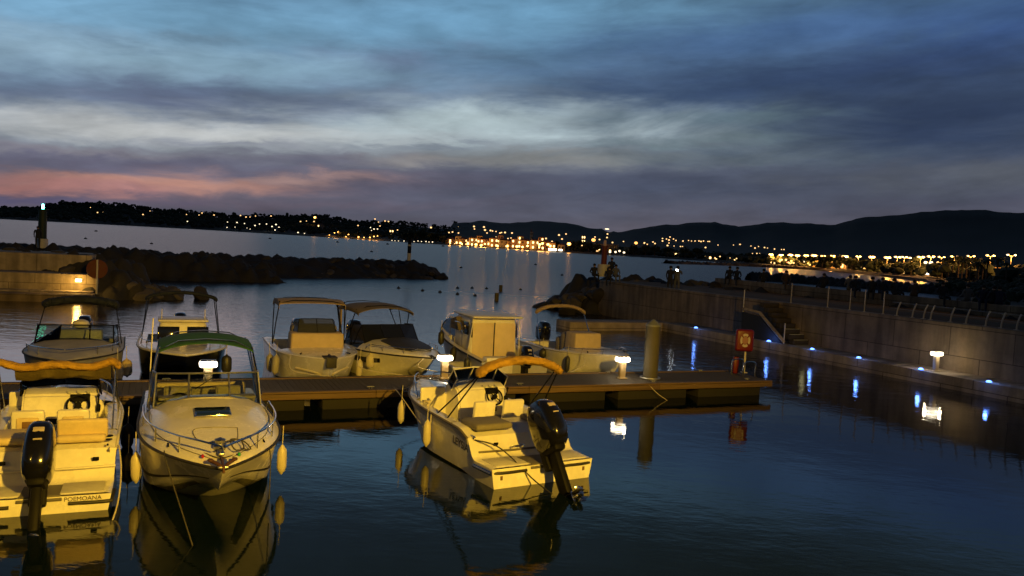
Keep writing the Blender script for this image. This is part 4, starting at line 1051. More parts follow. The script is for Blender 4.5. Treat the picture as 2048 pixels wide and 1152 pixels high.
# ------------------------------------------------------------------ rocks
def rock_mesh(seed, name='boulder_mesh', mat=stone):
    b = bmesh.new(); bmesh.ops.create_icosphere(b, subdivisions=3, radius=.5)
    rnd = random.Random(seed); pl_ = []
    for k in range(9):
        d = Vector((rnd.gauss(0, 1), rnd.gauss(0, 1), rnd.gauss(0, 1))).normalized(); pl_.append((d, rnd.uniform(.27, .42)))
    for v in b.verts:
        for d, r in pl_:
            k = v.co.dot(d)
            if k > r: v.co -= d*(k-r)*.92
        v.co += v.co.normalized()*.045*noise.noise(v.co*4+Vector((seed, 0, 0)))
    me = bpy.data.meshes.new(name); b.to_mesh(me); b.free(); me.materials.append(mat)
    me.polygons.foreach_set('use_smooth', [True]*len(me.polygons))
    try: me.set_sharp_from_angle(angle=R(28))
    except Exception: pass
    return me
def rock_tones(m):
    nt = m.node_tree; N = nt.nodes; L = nt.links; b = N['Principled BSDF']; src = b.inputs['Base Color'].links[0].from_socket
    oi = N.new('ShaderNodeObjectInfo'); mr = N.new('ShaderNodeMapRange'); mr.inputs['To Min'].default_value = .45; mr.inputs['To Max'].default_value = 1.9; L.new(oi.outputs['Random'], mr.inputs[0])
    mx = N.new('ShaderNodeMix'); mx.data_type = 'RGBA'; mx.blend_type = 'MULTIPLY'; mx.inputs[0].default_value = 1; L.new(src, mx.inputs[6]); L.new(mr.outputs[0], mx.inputs[7]); L.new(mx.outputs[2], b.inputs['Base Color'])
rock_tones(stone)
RM = [rock_mesh(k+3) for k in range(9)]
def boulder(p, sz, label, group):
    o = bpy.data.objects.new('boulder', random.choice(RM)); COL.objects.link(o); o.location = p
    o.scale = (sz*random.uniform(.9, 1.5), sz*random.uniform(.9, 1.4), sz*random.uniform(.7, 1.0)); o.rotation_euler = (random.uniform(-.5, .5), random.uniform(-.5, .5), random.uniform(0, 6.28))
    return tag(o, label, 'boulder', group)
def mound(name, path, wid, hgt, label=None, kind='stuff', mat=stoned, seed=0, res=1.0):
    # path of (x, y), trapezoid section, rough surface
    mb = MB(); P = [Vector((x, y, 0)) for x, y in path]; rings = []
    pts = smoothpath(P, 64)
    tot = len(pts)
    for i, p in enumerate(pts):
        d = (pts[min(tot-1, i+1)]-pts[max(0, i-1)]).normalized(); w = Vector((-d.y, d.x, 0)); rg = []
        hh = hgt(i/(tot-1)) if callable(hgt) else hgt; ww = wid(i/(tot-1)) if callable(wid) else wid
        for v in [-1.15]+[-1+k_*.05 for k_ in range(41)]+[1.15]:
            z = -1 if abs(v) > 1.1 else hh*(1-max(0, (abs(v)-.3)/.7)**1.1)-.2
            q = p+w*ww*v; k = 3.4*(.42-noise.voronoi(q*.85+Vector((seed, 0, 0)))[0][0])+.9*noise.noise(q*.5+Vector((seed, 0, 0)))+.4*noise.noise(q*3.1)
            rg.append(q+Vector((0, 0, z+.35*k*res))+w*v*.10*k*res)
        rings.append(rg)
    mb.loft(rings, False, False)
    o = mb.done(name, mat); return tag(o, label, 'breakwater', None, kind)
# middle breakwater
A = at(-40, 527, 0); Bm = at(862, 560, 0); t0_ = at(420, 552, 0)
pa = [(A.x-18, A.y+6), (A.x, A.y+4.5), (t0_.x, t0_.y+4.8), (Bm.x-6, Bm.y+4.0), (Bm.x-.5, Bm.y+3.2)]
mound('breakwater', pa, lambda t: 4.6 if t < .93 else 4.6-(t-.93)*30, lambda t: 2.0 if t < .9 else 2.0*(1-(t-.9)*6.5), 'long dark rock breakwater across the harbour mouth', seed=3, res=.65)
def along(path, t):
    P = [Vector((x, y, 0)) for x, y in path]; ls = [(b-a).length for a, b in zip(P, P[1:])]; T = sum(ls)*t
    for a, b, l in zip(P, P[1:], ls):
        if T <= l: return a+(b-a)*(T/l), (b-a).normalized()
        T -= l
    return P[-1], (P[-1]-P[-2]).normalized()
for k in range(150):
    t = .06+.95*(k+random.random())/150; p, d = along(pa, min(t, 1)); w = Vector((d.y, -d.x, 0))
    v = random.choice([.3, .45, .6, .75, .85, .95, 1.05]) if t < .97 else random.uniform(-.6, .9)
    ht_ = (2.0 if t < .92 else max(.2, 2.0-(t-.92)*18))
    z = ht_*(1-max(0, (abs(v)-.3)/.7))-.1
    boulder(p+w*4.6*v*(1 if t < .95 else .6)+d*(random.uniform(0, 2.2) if t > .96 else 0)+Vector((0, 0, max(-.2, z-.32))), random.uniform(.7, 1.2), 'dark boulder of the middle breakwater below the striped marker pole', 'boulders of the middle breakwater')
# right jetty tip
tipc = qp(tip_s, 4.5, 0)
pr_ = [(tipc+qd*(-7)+qn*(-1.5)).to_2d()[:], (tipc+qd*(-2.5)).to_2d()[:], (tipc+qd*3+qn*3.5).to_2d()[:], (qp(SE-6, 11.5, 0)).to_2d()[:]]
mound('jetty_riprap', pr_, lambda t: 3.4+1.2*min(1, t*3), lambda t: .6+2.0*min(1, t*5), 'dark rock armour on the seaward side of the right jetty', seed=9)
for k in range(54):
    a = random.uniform(-.2, PI*1.05); rr = random.uniform(.4, 8.2)
    q = tipc+(-qd*math.sin(a)-qn*math.cos(a)*.75)*rr
    boulder(q+Vector((0, 0, max(-.1, 2.15*(1-rr/8.4)))), random.uniform(.9, 1.7), 'dark boulder piled round the tip of the right jetty', 'boulders at the right jetty tip')
paving.node_tree.nodes['Principled BSDF'].inputs['Specular IOR Level'].default_value = .08
for k in range(16):
    boulder(qp(tip_s+.5+k*.55, random.uniform(8.5, 9.4), UP-.1), random.uniform(.8, 1.3), 'dark boulder of the crest on the right jetty, left of the parapet', 'boulders on the right jetty crest')
for k in range(26):
    s = random.uniform(tip_s+2, SE-16); w = random.uniform(8.9, 12.5)
    boulder(qp(s, w, max(.1, 2.5-(w-8.9)*.6)), random.uniform(.7, 1.3), 'dark boulder behind the parapet of the right jetty', 'boulders behind the right jetty parapet')

# ------------------------------------------------------------------ left jetty
J0 = at(184, 606, .0); jx = Vector((-.93, -.36, 0)).normalized(); jn = Vector((.36, -.93, 0)).normalized()*-1      # jx: to the left along the wall, jn: away from the viewer
def jbox(name, a0, a1, c0, c1, z0, z1, mat, bev=.03):
    mb = MB(); mb.box((0, 0, 0), (a1-a0, c1-c0, z1-z0), bev); o = mb.done(name, mat)
    o.location = Vector((J0.x, J0.y, 0))+jx*(a0+a1)/2+jn*(c0+c1)/2+Vector((0, 0, (z0+z1)/2)); o.rotation_euler = (0, 0, math.atan2(jx.y, jx.x)); return o
def jp(a, c, z): return Vector((J0.x, J0.y, 0))+jx*a+jn*c+Vector((0, 0, z))
tag(jbox('jetty_footing', -.0, 22, 0, 1.4, -2, .42, concd), kind='structure')
tag(jbox('jetty_lower_step', .2, 22, 1.4, 2.4, -2, .50, conc), kind='structure')
wA = jbox('jetty_wall', .0, 22, 2.4, 4.6, -2, 1.42, conc); tag(wA, 'lower lit concrete tier of the left jetty carrying the wall lamp', 'wall')
wB = jbox('jetty_wall', .6, 22, 4.6, 9, -2, 2.45, conc); tag(wB, 'upper concrete tier of the left jetty behind the lit ledge', 'wall')
wl_ = at(150, 574, 1.1); al = (Vector((wl_.x, wl_.y, 0))-Vector((J0.x, J0.y, 0))).dot(jx)+.55
we = empty('wall_lamp', jp(al, 2.36, 1.08), math.atan2(jx.y, jx.x)+PI); tag(we, 'bright wall lamp on the lower tier of the left jetty', 'lamp')
a = MB(); a.box((0, 0, 0), (.40, .10, .22), .04); a.done('lamp_housing', gelw, we)
a = MB(); a.box((0, -.06, 0), (.30, .05, .16), .02); a.done('lamp_lens', lampw, we)
lamp_light(we, (0, -.55, -.02), 75, (1, .55, .10), .15)
# rocks at the left jetty end
jr = [(jp(6, 8, 0)).to_2d()[:], (jp(0, 5.5, 0)).to_2d()[:], (jp(-2.2, 4.6, 0)).to_2d()[:], (jp(-4.6, 4.6, 0)).to_2d()[:]]
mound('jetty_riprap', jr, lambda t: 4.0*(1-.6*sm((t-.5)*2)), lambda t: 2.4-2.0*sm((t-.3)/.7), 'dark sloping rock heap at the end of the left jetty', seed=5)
for k in range(52):
    t = random.random(); p, d = along(jr, t); w = Vector((d.y, -d.x, 0)); v = random.uniform(-1, 1)
    hh = (2.4-2.0*sm((t-.3)/.7))*(1-max(0, abs(v)-.3))
    boulder(p+w*v*3.4*(1-.55*t)+Vector((0, 0, max(-.1, hh-.2))), random.uniform(.8, 1.5), 'dark boulder on the slope at the end of the left jetty', 'boulders at the left jetty end')
boulder(jp(-5.6, 4.2, .25), 1.3, 'large lone boulder at the waterline, the outermost of the left jetty', 'boulders at the left jetty end')
sg = empty('round_sign', jp(-.1, 1.0, .42), math.atan2(jx.y, jx.x)+PI+.2); tag(sg, 'dark red round sign on a pale post at the left jetty end', 'sign')
a = MB(); a.tube([(0, 0, 0), (0, 0, 1.95)], .05, 10); a.done('post', white, sg)
a = MB(); a.lathe([(0, -.02), (.54, -.02), (.55, 0), (.54, .02), (0, .02)], (0, .08, 1.42), 32, Matrix.Rotation(PI/2, 4, 'X')); a.done('sign_disc', M('dark_red_sign', (.10, .005, .004), .6), sg)

# ------------------------------------------------------------------ beacons
def beacon(p, h, r, colm, label, basem, bh, br, lightcol, es, capr):
    e = empty('beacon', p)
    a = MB(); a.lathe([(0, 0), (br, 0), (br, bh), (0, bh)], n=20); a.done('beacon_base', basem, e)
    a = MB(); a.lathe([(0, bh), (r*1.05, bh), (r, h-.5), (r*1.3, h-.48), (r*1.3, h-.4), (0, h-.4)], n=20); a.done('beacon_column', colm, e)
    a = MB(); a.lathe([(0, h-.4), (capr, h-.4), (capr, h-.12), (capr*.6, h), (0, h)], n=14)
    a.done('beacon_light', M('beacon_light_'+label[:5], (.2, .4, .3), .4, emit=lightcol, es=es, var=0), e)
    return tag(e, label, 'beacon')
bp_ = aty(84, 496, 64)
beacon(bp_, (496-408)*64/FPX, .30, M('dark_green_paint', (.012, .03, .02), .6), 'green lit harbour beacon with dark column on the left breakwater', white, .75, .42, (.08, 1, .55), 30, .09)
bq = aty(1206, 553, 55)
beacon(bq, (553-480)*55/FPX, .19, M('beacon_red', (.15, .022, .012), .6), 'red harbour beacon on a white base at the right jetty tip', white, .85, .42, (.5, .05, .02), .12, .10)
tag(mound('beacon_mound', [(bp_.x-9, bp_.y+1), (bp_.x, bp_.y), (bp_.x+10, bp_.y+5), (bp_.x+16, bp_.y+9)], 3.5, lambda t: bp_.z+.2 if t < .6 else bp_.z+.2-(t-.6)*2, 'dark rock mound carrying the green beacon', seed=12))
mp_ = aty(818, 515, 84)
mk = empty('marker_pole', Vector((mp_.x, mp_.y, mp_.z-.3))); tag(mk, 'dark and white banded marker pole on the middle breakwater', 'marker pole')
for k, (z0, z1, m_) in enumerate(((0, .75, white), (.75, 1.5, black), (1.5, 1.65, white), (1.65, 2.2, black))):
    MB().lathe([(0, z0), (.20, z0), (.20, z1), (0, z1)], n=14).done('pole_band', m_, mk)

# ------------------------------------------------------------------ buoys
def buoy(p, label, r=.16, h=.3, tall=False, group=None):
    e = MB()
    if tall: e.lathe([(0, -.3), (r, -.3), (r, h*.95), (r*.8, h), (0, h)], n=14)
    else: e.lathe([(0, -r*.6), (r*.8, -r*.5), (r, 0), (r*.8, r*.6), (.05, r*.8), (.04, r*1.2), (0, r*1.2)], n=14)
    o = e.done('buoy', M('dark_buoy', (.03, .025, .02), .6) if not tall else M('yellow_buoy', (.16, .12, .02), .6)); o.location = p
    return tag(o, label, 'buoy', group)
buoy(at(1001, 583, 0), 'upright cylindrical buoy off the right jetty tip, the further of two', .17, .62, True, 'upright channel buoys')
buoy(at(993, 601, 0), 'upright cylindrical buoy off the right jetty tip, the nearer of two', .17, .62, True, 'upright channel buoys')
for x, y in ((915, 577), (944, 577), (973, 578), (1041, 580), (880, 585), (915, 589), (950, 592), (845, 582), (797, 577)):
    buoy(at(x, y, 0), 'small dark float of the float line across the harbour mouth', .17, group='floats of the float line')
for x, y in ((192, 463), (171, 478), (303, 488), (540, 478), (675, 485), (743, 504), (775, 489), (886, 493), (922, 536), (1071, 530), (1124, 551), (940, 495)):
    big = .30*max(1, (y-hor(x))**-1*60)
    buoy(at(x, y, 0), 'small dark mooring buoy on the open bay beyond the breakwaters', min(1.0, big*.8), group='buoys on the open bay')
for pth, h_, lab, sd in (([(1335, 527), (1500, 533), (1700, 545), (1900, 562)], 1.3, 'far thin rock groyne lying off the lit promenade', 21), ([(1496, 560), (1600, 566), (1750, 578), (1900, 590), (2100, 612)], 1.6, 'nearer dark rock groyne reaching in from the right beach', 22)):
    mound('rock_groyne', [at(x, y, 0).to_2d()[:] for x, y in pth], 3.5, h_, lab, seed=sd)

# ------------------------------------------------------------------ people
def person_mesh(kind, seed):
    # joints in metres, facing -Y (towards the viewer when unrotated)
    if kind == 'stand':
        J = dict(pel=(0, 0, .95), ch=(0, .02, 1.30), nk=(0, .01, 1.48), hd=(0, -.02, 1.60), top=(0, 0, 1.74),
                 sl=(.19, .01, 1.42), el=(.25, .02, 1.15), wl=(.24, -.10, .92), hl=(.23, -.14, .84), sr=(-.19, .01, 1.42), er=(-.25, .02, 1.15), wr=(-.24, -.10, .92), hr=(-.23, -.14, .84),
                 hpl=(.10, 0, .92), kl=(.12, -.02, .50), al=(.13, .02, .08), tl=(.14, -.16, .03), hpr=(-.10, 0, .92), kr=(-.11, -.04, .50), ar=(-.12, .0, .08), tr=(-.13, -.18, .03))
    elif kind == 'photo':
        J = dict(pel=(0, 0, .95), ch=(0, .02, 1.30), nk=(0, .01, 1.48), hd=(0, -.03, 1.60), top=(0, 0, 1.74),
                 sl=(.19, .01, 1.42), el=(.26, -.14, 1.22), wl=(.10, -.36, 1.40), hl=(.05, -.42, 1.46), sr=(-.19, .01, 1.42), er=(-.26, -.14, 1.22), wr=(-.10, -.36, 1.40), hr=(-.05, -.42, 1.46),
                 hpl=(.10, 0, .92), kl=(.12, -.02, .50), al=(.13, .02, .08), tl=(.14, -.16, .03), hpr=(-.10, 0, .92), kr=(-.11, -.04, .50), ar=(-.12, .0, .08), tr=(-.13, -.18, .03))
    else:
        ln_ = -.10 if seed % 2 else .04
        J = dict(pel=(0, 0, .12), ch=(0, ln_*.6, .46), nk=(0, ln_, .63), hd=(0, ln_-.04, .76), top=(0, ln_, .90),
                 sl=(.19, ln_, .57), el=(.27, ln_-.05, .32), wl=(.18, -.28, .24), hl=(.14, -.37, .22), sr=(-.19, ln_, .57), er=(-.27, ln_+.04, .32), wr=(-.20, -.24, .20), hr=(-.17, -.33, .17),
                 hpl=(.10, -.04, .11), kl=(.14, -.46, .14), al=(.13, -.50, -.28), tl=(.14, -.66, -.33), hpr=(-.10, -.04, .11), kr=(-.13, -.46, .14), ar=(-.12, -.46, -.28), tr=(-.13, -.62, -.33))
    Rr = dict(pel=.15, ch=.165, nk=.06, hd=.098, top=.06, sl=.07, el=.045, wl=.034, hl=.035, sr=.07, er=.045, wr=.034, hr=.035, hpl=.10, kl=.065, al=.045, tl=.035, hpr=.10, kr=.065, ar=.045, tr=.035)
    E_ = [('pel', 'ch'), ('ch', 'nk'), ('nk', 'hd'), ('hd', 'top'), ('ch', 'sl'), ('sl', 'el'), ('el', 'wl'), ('wl', 'hl'), ('ch', 'sr'), ('sr', 'er'), ('er', 'wr'), ('wr', 'hr'), ('pel', 'hpl'), ('hpl', 'kl'), ('kl', 'al'), ('al', 'tl'), ('pel', 'hpr'), ('hpr', 'kr'), ('kr', 'ar'), ('ar', 'tr')]
    keys = list(J); me = bpy.data.meshes.new('person_skeleton')
    me.from_pydata([J[k] for k in keys], [(keys.index(a), keys.index(b)) for a, b in E_], [])
    o = bpy.data.objects.new('person_source', me); COL.objects.link(o)
    sk = o.modifiers.new('skin', 'SKIN'); sb = o.modifiers.new('sub', 'SUBSURF'); sb.levels = 2; sb.render_levels = 2
    for i, k in enumerate(keys): me.skin_vertices[0].data[i].radius = (Rr[k], Rr[k]*.85 if k in ('pel', 'ch') else Rr[k])
    me.skin_vertices[0].data[0].use_root = True
    dg = bpy.context.evaluated_depsgraph_get(); dg.update()
    m2 = bpy.data.meshes.new_from_object(o.evaluated_get(dg)); bpy.data.objects.remove(o)
    m2.polygons.foreach_set('use_smooth', [True]*len(m2.polygons))
    hd = Vector(J['hd'])
    return m2, hd
PM = {}
skinm = M('skin', (.40, .24, .16), .6)
cl_cols = [('dark_clothing', (.02, .02, .026)), ('navy_clothing', (.015, .02, .045)), ('grey_clothing', (.12, .12, .12)), ('brown_clothing', (.07, .045, .03)), ('pale_clothing', (.32, .29, .26))]
def person(p, kind, rz, label, ci=0, group=None):
    key = (kind, ci % 2 if kind == 'sit' else 0, ci)
    if key not in PM:
        me, hd = person_mesh(kind, ci); nm, c = cl_cols[ci % 5]
        me.materials.clear(); me.materials.append(M(nm, c, .85)); me.materials.append(skinm)
        for pl__ in me.polygons:
            c_ = pl__.center
            if (c_-hd).length < .17 and c_.z > hd.z-.09: pl__.material_index = 1
        hb_ = MB(); hb_.ball(hd+Vector((0, .025, .045)), (.215, .235, .20), 2); hm_ = hb_.mesh('hair', M('dark_hair', (.015, .011, .009), .8))
        PM[key] = (me, hm_)
    me, hm_ = PM[key]
    o = bpy.data.objects.new('person', me); COL.objects.link(o); o.location = p; o.rotation_euler = (0, 0, rz)
    h_ = bpy.data.objects.new('hair', hm_); COL.objects.link(h_); h_.parent = o
    return tag(o, label, 'person', group)
person(aty(75, 497, 62), 'stand', .6, 'dark standing figure beside the green beacon on the left', 0)
def onpar(px, py): return at(px, py, UP+.62)
person(aty(1188, 553, 55), 'sit', .3, 'person in dark clothes sitting left of the red beacon base', 0)
person(bq+Vector((.55, -.2, .45)), 'sit', -.4, 'person in dark clothes sitting high against the right side of the red beacon base', 1)
person(aty(1216, 556, 54.6)+Vector((.0, -.6, -.1)), 'sit', -.2, 'person sitting low at the foot of the red beacon', 0)
person(aty(1231, 555, 54), 'sit', .2, 'person in grey sitting alone right of the red beacon', 2)
sp_ = s_of(at(1345, 570, UP))
person(aty(1340, 563, 50)-Vector((0, 0, .75)), 'stand', 2.6, 'standing person on the left of the pair with the glowing phone', 0)
ph_ = aty(1354, 563, 50)-Vector((0, 0, .75)); person(ph_, 'photo', 2.8, 'person holding up the glowing phone on the right jetty', 2)
fn = empty('phone', ph_+Vector((-.10, -.32, 1.47))); tag(fn, 'small glowing phone held up on the right jetty', 'phone')
MB().box((0, 0, 0), (.16, .012, .09), .004).done('phone_case', black, fn); MB().box((0, -.008, 0), (.15, .006, .08), .003).done('phone_screen', M('phone_glow', (.8, .9, 1), .4, emit=(.9, .97, 1), es=40, var=0), fn)
PW = [(1456, 577), (1471, 577), (1523, 577), (1567, 580), (1643, 585), (1697, 588), (1706, 588), (1742, 589), (1762, 591), (1785, 592), (1826, 594), (1884, 598), (1930, 602), (1962, 606), (1984, 612), (1996, 612)]
labs = ['sitting figure with dark top, leftmost on the parapet of the right jetty', 'slouching figure second from the left on the parapet', 'dark sitting figure on the parapet above the lifebuoy cabinet', 'dark leaning figure on the parapet above the stairs', 'lone dark sitting figure on the parapet with water showing on both sides', 'left figure of the close pair sitting on the parapet', 'right figure of the close pair sitting on the parapet', 'dark figure on the parapet just right of the close pair', 'dark figure fifth from the right end group of the parapet', 'sitting figure above the middle of the curved railing', 'figure above the right part of the curved railing', 'figure on the parapet straight above the quay bollard lamp', 'dark figure at the left of the right end group', 'dark figure in the middle of the right end group', 'person in dark clothes near the right photo edge', 'rightmost person of the right end group']
for i, ((x, y), lb) in enumerate(zip(PW, labs)):
    p = at(x, y+1, UP+.62)
    sx = s_of(p); p = qp(sx, 8.55, UP+.62); # seated on the wall
    # keep the sight line: slide along the wall until it lies on the bearing
    d = ray(x, y); best = min((abs((qp(s, 8.55, 0).x)/(qp(s, 8.55, 0).y)-d.x), s) for s in [tip_s+.1*k for k in range(int((SE-tip_s)*10))])
    p = qp(best[1], 8.6, UP+.60)
    person(p, 'sit', random.choice([0, .5, 2.7, 3.3, -.5]), lb, [0, 1, 0, 3, 0, 2, 1][i % 7], 'people sitting on the jetty parapet')
# ------------------------------------------------------------------ far shore: terrain
SHORE = [(-300, 1100), (0, 1050), (400, 1130), (760, 818), (1120, 613), (1400, 566), (1550, 430), (1700, 368), (1900, 254), (2048, 190), (2300, 150)]
CREST = [(-300, 1400), (640, 1380), (760, 1500), (880, 1600), (930, 2900), (1180, 2900), (1230, 2500), (2300, 2200)]
ELEV = [(-300, 24), (0, 22), (60, 26), (130, 38), (250, 40), (340, 36), (450, 33), (520, 36), (640, 44), (700, 36), (760, 37), (800, 39), (880, 34), (910, 34), (960, 43), (1000, 40), (1070, 49), (1130, 46), (1180, 39), (1230, 43), (1300, 57), (1360, 66), (1420, 73), (1470, 66), (1540, 76), (1660, 77), (1700, 91), (1800, 101), (1880, 110), (1960, 111), (2048, 112), (2300, 108)]
POW = [(-300, 1.0), (760, 1.15), (900, 2.4), (1180, 2.6), (1300, 3.2), (2300, 3.2)]
def px_of(az): return 1024+FPX*math.tan(az)
def az_of(px): return math.atan2(px-1024, FPX)
def hgt(px, d):
    s, c = interp(SHORE, px), interp(CREST, px)
    top = interp(ELEV, px)/FPX*c*.99-(13.0 if px < 900 else 0)-(8/FPX*c if px > 1200 else 0)+H
    t = (d-s)/(c-s)
    if t < 0: return -1.5
    base = 1.2*min(1, (d-s)/10)
    return base+(top-base)*min(1, t)**interp(POW, px)-max(0, t-1)*top*.8
def polar(px, d, z): a = az_of(px); return Vector((math.sin(a)*d/math.cos(a)*math.cos(a), math.cos(a)*d, z))
def terrain(name, px0, px1, nx, nd, mat, rough, label_kind='structure'):
    mb = MB(); rings = []
    for i in range(nx+1):
        px = px0+(px1-px0)*i/nx; s, c = interp(SHORE, px), interp(CREST, px); rg = []
        ds = [s-4]+[s+(c-s)*(k/nd)**1.5 for k in range(nd+1)]+[c*1.12, c*1.3]
        for d in ds:
            p = polar(px, d, hgt(px, d)); t = max(0, min(1, (d-s)/(c-s)))
            k = noise.fractal(Vector((p.x*.012, p.y*.012, 3)), 1, 2, 5)*rough*t*(d/1300)
            p.z += k; rg.append(p)
        rings.append(rg)
    mb.loft(rings, False, False)
    return tag(mb.done(name, mat), kind=label_kind)
hillm = M('wooded_hillside', (.014, .016, .012), .95, var=.5, scale=.03, bump=0)
terrain('hills', -260, 2300, 320, 26, hillm, 3.0)

# ------------------------------------------------------------------ woods (crowns that read as one mass)
leafm = M('dark_foliage', (.022, .034, .016), .9, var=.6, scale=.05)
def crown_into(mb, p, r, rnd, n=9, flat=.7):
    for k in range(n):
        q = p+Vector((rnd.gauss(0, .42), rnd.gauss(0, .42), rnd.gauss(0, .28)*flat))*r
        b = bmesh.new(); bmesh.ops.create_icosphere(b, subdivisions=1, radius=r*rnd.uniform(.28, .5))
        for v in b.verts: v.co = Vector((v.co.x, v.co.y, v.co.z*flat))*(1+rnd.uniform(-.25, .25))
        mb.merge(b, Matrix.Translation(q))
def fast_wood(name, spots, label, seed):
    rnd = random.Random(seed); V = []; Fc = []
    b = bmesh.new(); bmesh.ops.create_icosphere(b, subdivisions=1, radius=1); b.verts.index_update()
    bv = [v.co.copy() for v in b.verts]; bf = [[v.index for v in f.verts] for f in b.faces]; b.free()
    for p, r in spots:
        for k in range(4):
            q = p+Vector((rnd.gauss(0, .5), rnd.gauss(0, .5), rnd.gauss(0, .22)))*r; rr = r*rnd.uniform(.35, .62); o = len(V)
            for v in bv: V.append(q+Vector((v.x, v.y, v.z*.75))*rr*(1+rnd.uniform(-.3, .25)))
            Fc.extend([[o+i for i in f] for f in bf])
    me = bpy.data.meshes.new(name); me.from_pydata(V, [], Fc); me.materials.append(leafm)
    o = bpy.data.objects.new(name, me); COL.objects.link(o); return tag(o, label, 'wood', None, 'stuff')
rnd = random.Random(5); sp = []
for k in range(2300):
    px = rnd.uniform(-120, 905); s, c = interp(SHORE, px), interp(CREST, px)
    d = s+12+(c-s)*rnd.random()**.8; r = rnd.uniform(2.4, 5)
    sp.append((polar(px, d, hgt(px, d)+r*.7), r))
for k in range(420):        # umbrella pines standing out on the skyline
    px = rnd.uniform(-120, 905); c = interp(CREST, px); r = rnd.uniform(2.5, 5)
    sp.append((polar(px, c*rnd.uniform(.96, 1.0), hgt(px, c)+r*.7+rnd.uniform(-2, 2.5)), r))
fast_wood('wood', sp, 'dark pine wood covering the headland across the bay on the left', 1)
sp = []
for k in range(1500):
    px = rnd.uniform(900, 2250); s, c = interp(SHORE, px), interp(CREST, px)
    d = s+25+(min(c, s+700)-s)*rnd.random()**1.6; r = rnd.uniform(2.5, 5)
    sp.append((polar(px, d, hgt(px, d)+r*.5), r))
fast_wood('wood', sp, 'dark gardens and trees of the coastal town behind the promenade', 2)
sp = []
for k in range(300):
    px = rnd.uniform(1880, 2200); d = interp(SHORE, px)*rnd.uniform(.55, 1.0)
    if rnd.random() < .5: px = rnd.uniform(1960, 2200)
    sp.append((polar(px, d, 1.2+rnd.uniform(0, .8)), rnd.uniform(.6, 1.5)))
fast_wood('shrubs', sp, 'dark low shrubs along the beach at the right edge', 4)
# beach spit below the shrubs
bs = MB(); rings = []
for px, n_, f_ in ((1760, 330, 320), (1850, 268, 285), (1920, 175, 250), (1990, 100, 225), (2060, 75, 200), (2200, 60, 170), (2400, 50, 150)):
    rings.append([polar(px, n_, -1), polar(px, n_+3, .55), polar(px, (n_+f_)/2, .8), polar(px, f_+15, .9)])
bs.loft(rings, False, False); tag(bs.done('beach', M('beach_sand', (.11, .095, .08), .95, var=.25, scale=.3)), kind='structure')

# ------------------------------------------------------------------ lights of the town
def hill_point(px, py, lift):
    s, c = interp(SHORE, px), interp(CREST, px); r_ = ray(px, py); slope = r_.z
    d = s+6
    while d < c*.99:
        if H+slope*d < hgt(px, d)+lift: break
        d += 6
    d = max(s-1, d-22) if px < 900 else max(s-1, d-8)
    return aty(px, py, d), d
LM = {}
def lamp_mats():
    for nm, c, es in (('warm', (1, .58, .22), 2.0), ('white', (1, .82, .52), 2.2), ('orange', (1, .46, .11), 2.3), ('red', (1, .12, .06), 1.5), ('cool', (.9, .95, 1), 2), ('dim', (1, .70, .38), 2.2)):
        LM[nm] = M('lamp_glow_'+nm, (.8, .7, .5), .4, emit=c, es=es, sampled=False, var=0)
lamp_mats()
GM = {}
def globe(kind, pole):
    key = (kind, pole)
    if key not in GM:
        b = MB(); b.lathe([(0, -1), (.6, -.85), (1, -.2), (1, .2), (.6, .85), (0, 1)], n=10); g = b.mesh('lamp_globe_mesh', LM[kind])
        GM[key] = g
    return GM[key]
pb = MB(); pb.tube([(0, 0, 0), (0, 0, 1)], .045, 6); POLE = pb.mesh('pole_mesh', M('dark_pole', (.05, .05, .05), .6))
def town_lamp(px, py, kind, size, label, group, lift=5.0, name='street_lamp', power=0, flat=1.0, d_fix=None):
    if d_fix: p, d = aty(px, py, d_fix), d_fix
    else: p, d = hill_point(px, py, lift)
    r = size*.9*d/FPX
    g = max(.3, p.z-max(.9, hgt(px, d)))
    e = empty(name, p-Vector((0, 0, g)))
    a = bpy.data.objects.new('pole', POLE); COL.objects.link(a); a.parent = e; a.scale = (r*1.2, r*1.2, g)
    h_ = bpy.data.objects.new('lamp_globe', globe(kind, True)); COL.objects.link(h_); h_.parent = e; h_.location = (0, 0, g); h_.scale = (r*flat, r*.8, r*(.8 if flat == 1 else .6))
    if power: lamp_light(e, (0, -2.0, g+.3), power*2.2, (1, .42, .08) if kind in ('orange', 'warm') else (1, .75, .4), 1.2)
    return tag(e, label, 'lamp', group)
HL = 'small lamps on the wooded headland'
for x, y in ((118, 412), (130, 426), (181, 415), (187, 424), (195, 425), (206, 425), (259, 412), (286, 429), (300, 422), (373, 429), (398, 430), (404, 426), (428, 430), (481, 431), (492, 434), (500, 434), (511, 432), (542, 432), (601, 443), (613, 442), (628, 443), (716, 451), (750, 438), (757, 444), (760, 452), (770, 442), (777, 443), (795, 460)):
    town_lamp(x, y, 'warm', random.uniform(1.0, 1.7), 'small warm lamp among the trees on the upper slope of the headland', HL, lift=15)
for x, y in ((275, 450), (280, 450), (330, 453), (375, 443), (375, 455), (455, 444), (454, 455), (474, 445), (470, 454), (495, 456), (500, 458), (510, 451), (519, 448), (535, 460), (544, 453), (543, 460), (550, 460), (552, 449), (558, 455), (489, 447), (533, 448), (596, 465), (609, 467), (609, 472), (741, 455), (748, 458), (755, 458), (743, 461)):
    town_lamp(x, y, 'white', random.uniform(1.0, 1.9), 'small white light low on the headland just above the water', 'lights low on the headland', lift=11)
for x, y in ((659, 470), (669, 466), (676, 464), (697, 469), (717, 474), (748, 473), (755, 472), (692, 474), (728, 475), (740, 475)):
    town_lamp(x, y, 'orange', random.uniform(1.2, 2.0), 'orange lamp along the shore road at the foot of the headland', 'shore road lamps', lift=8, power=500)
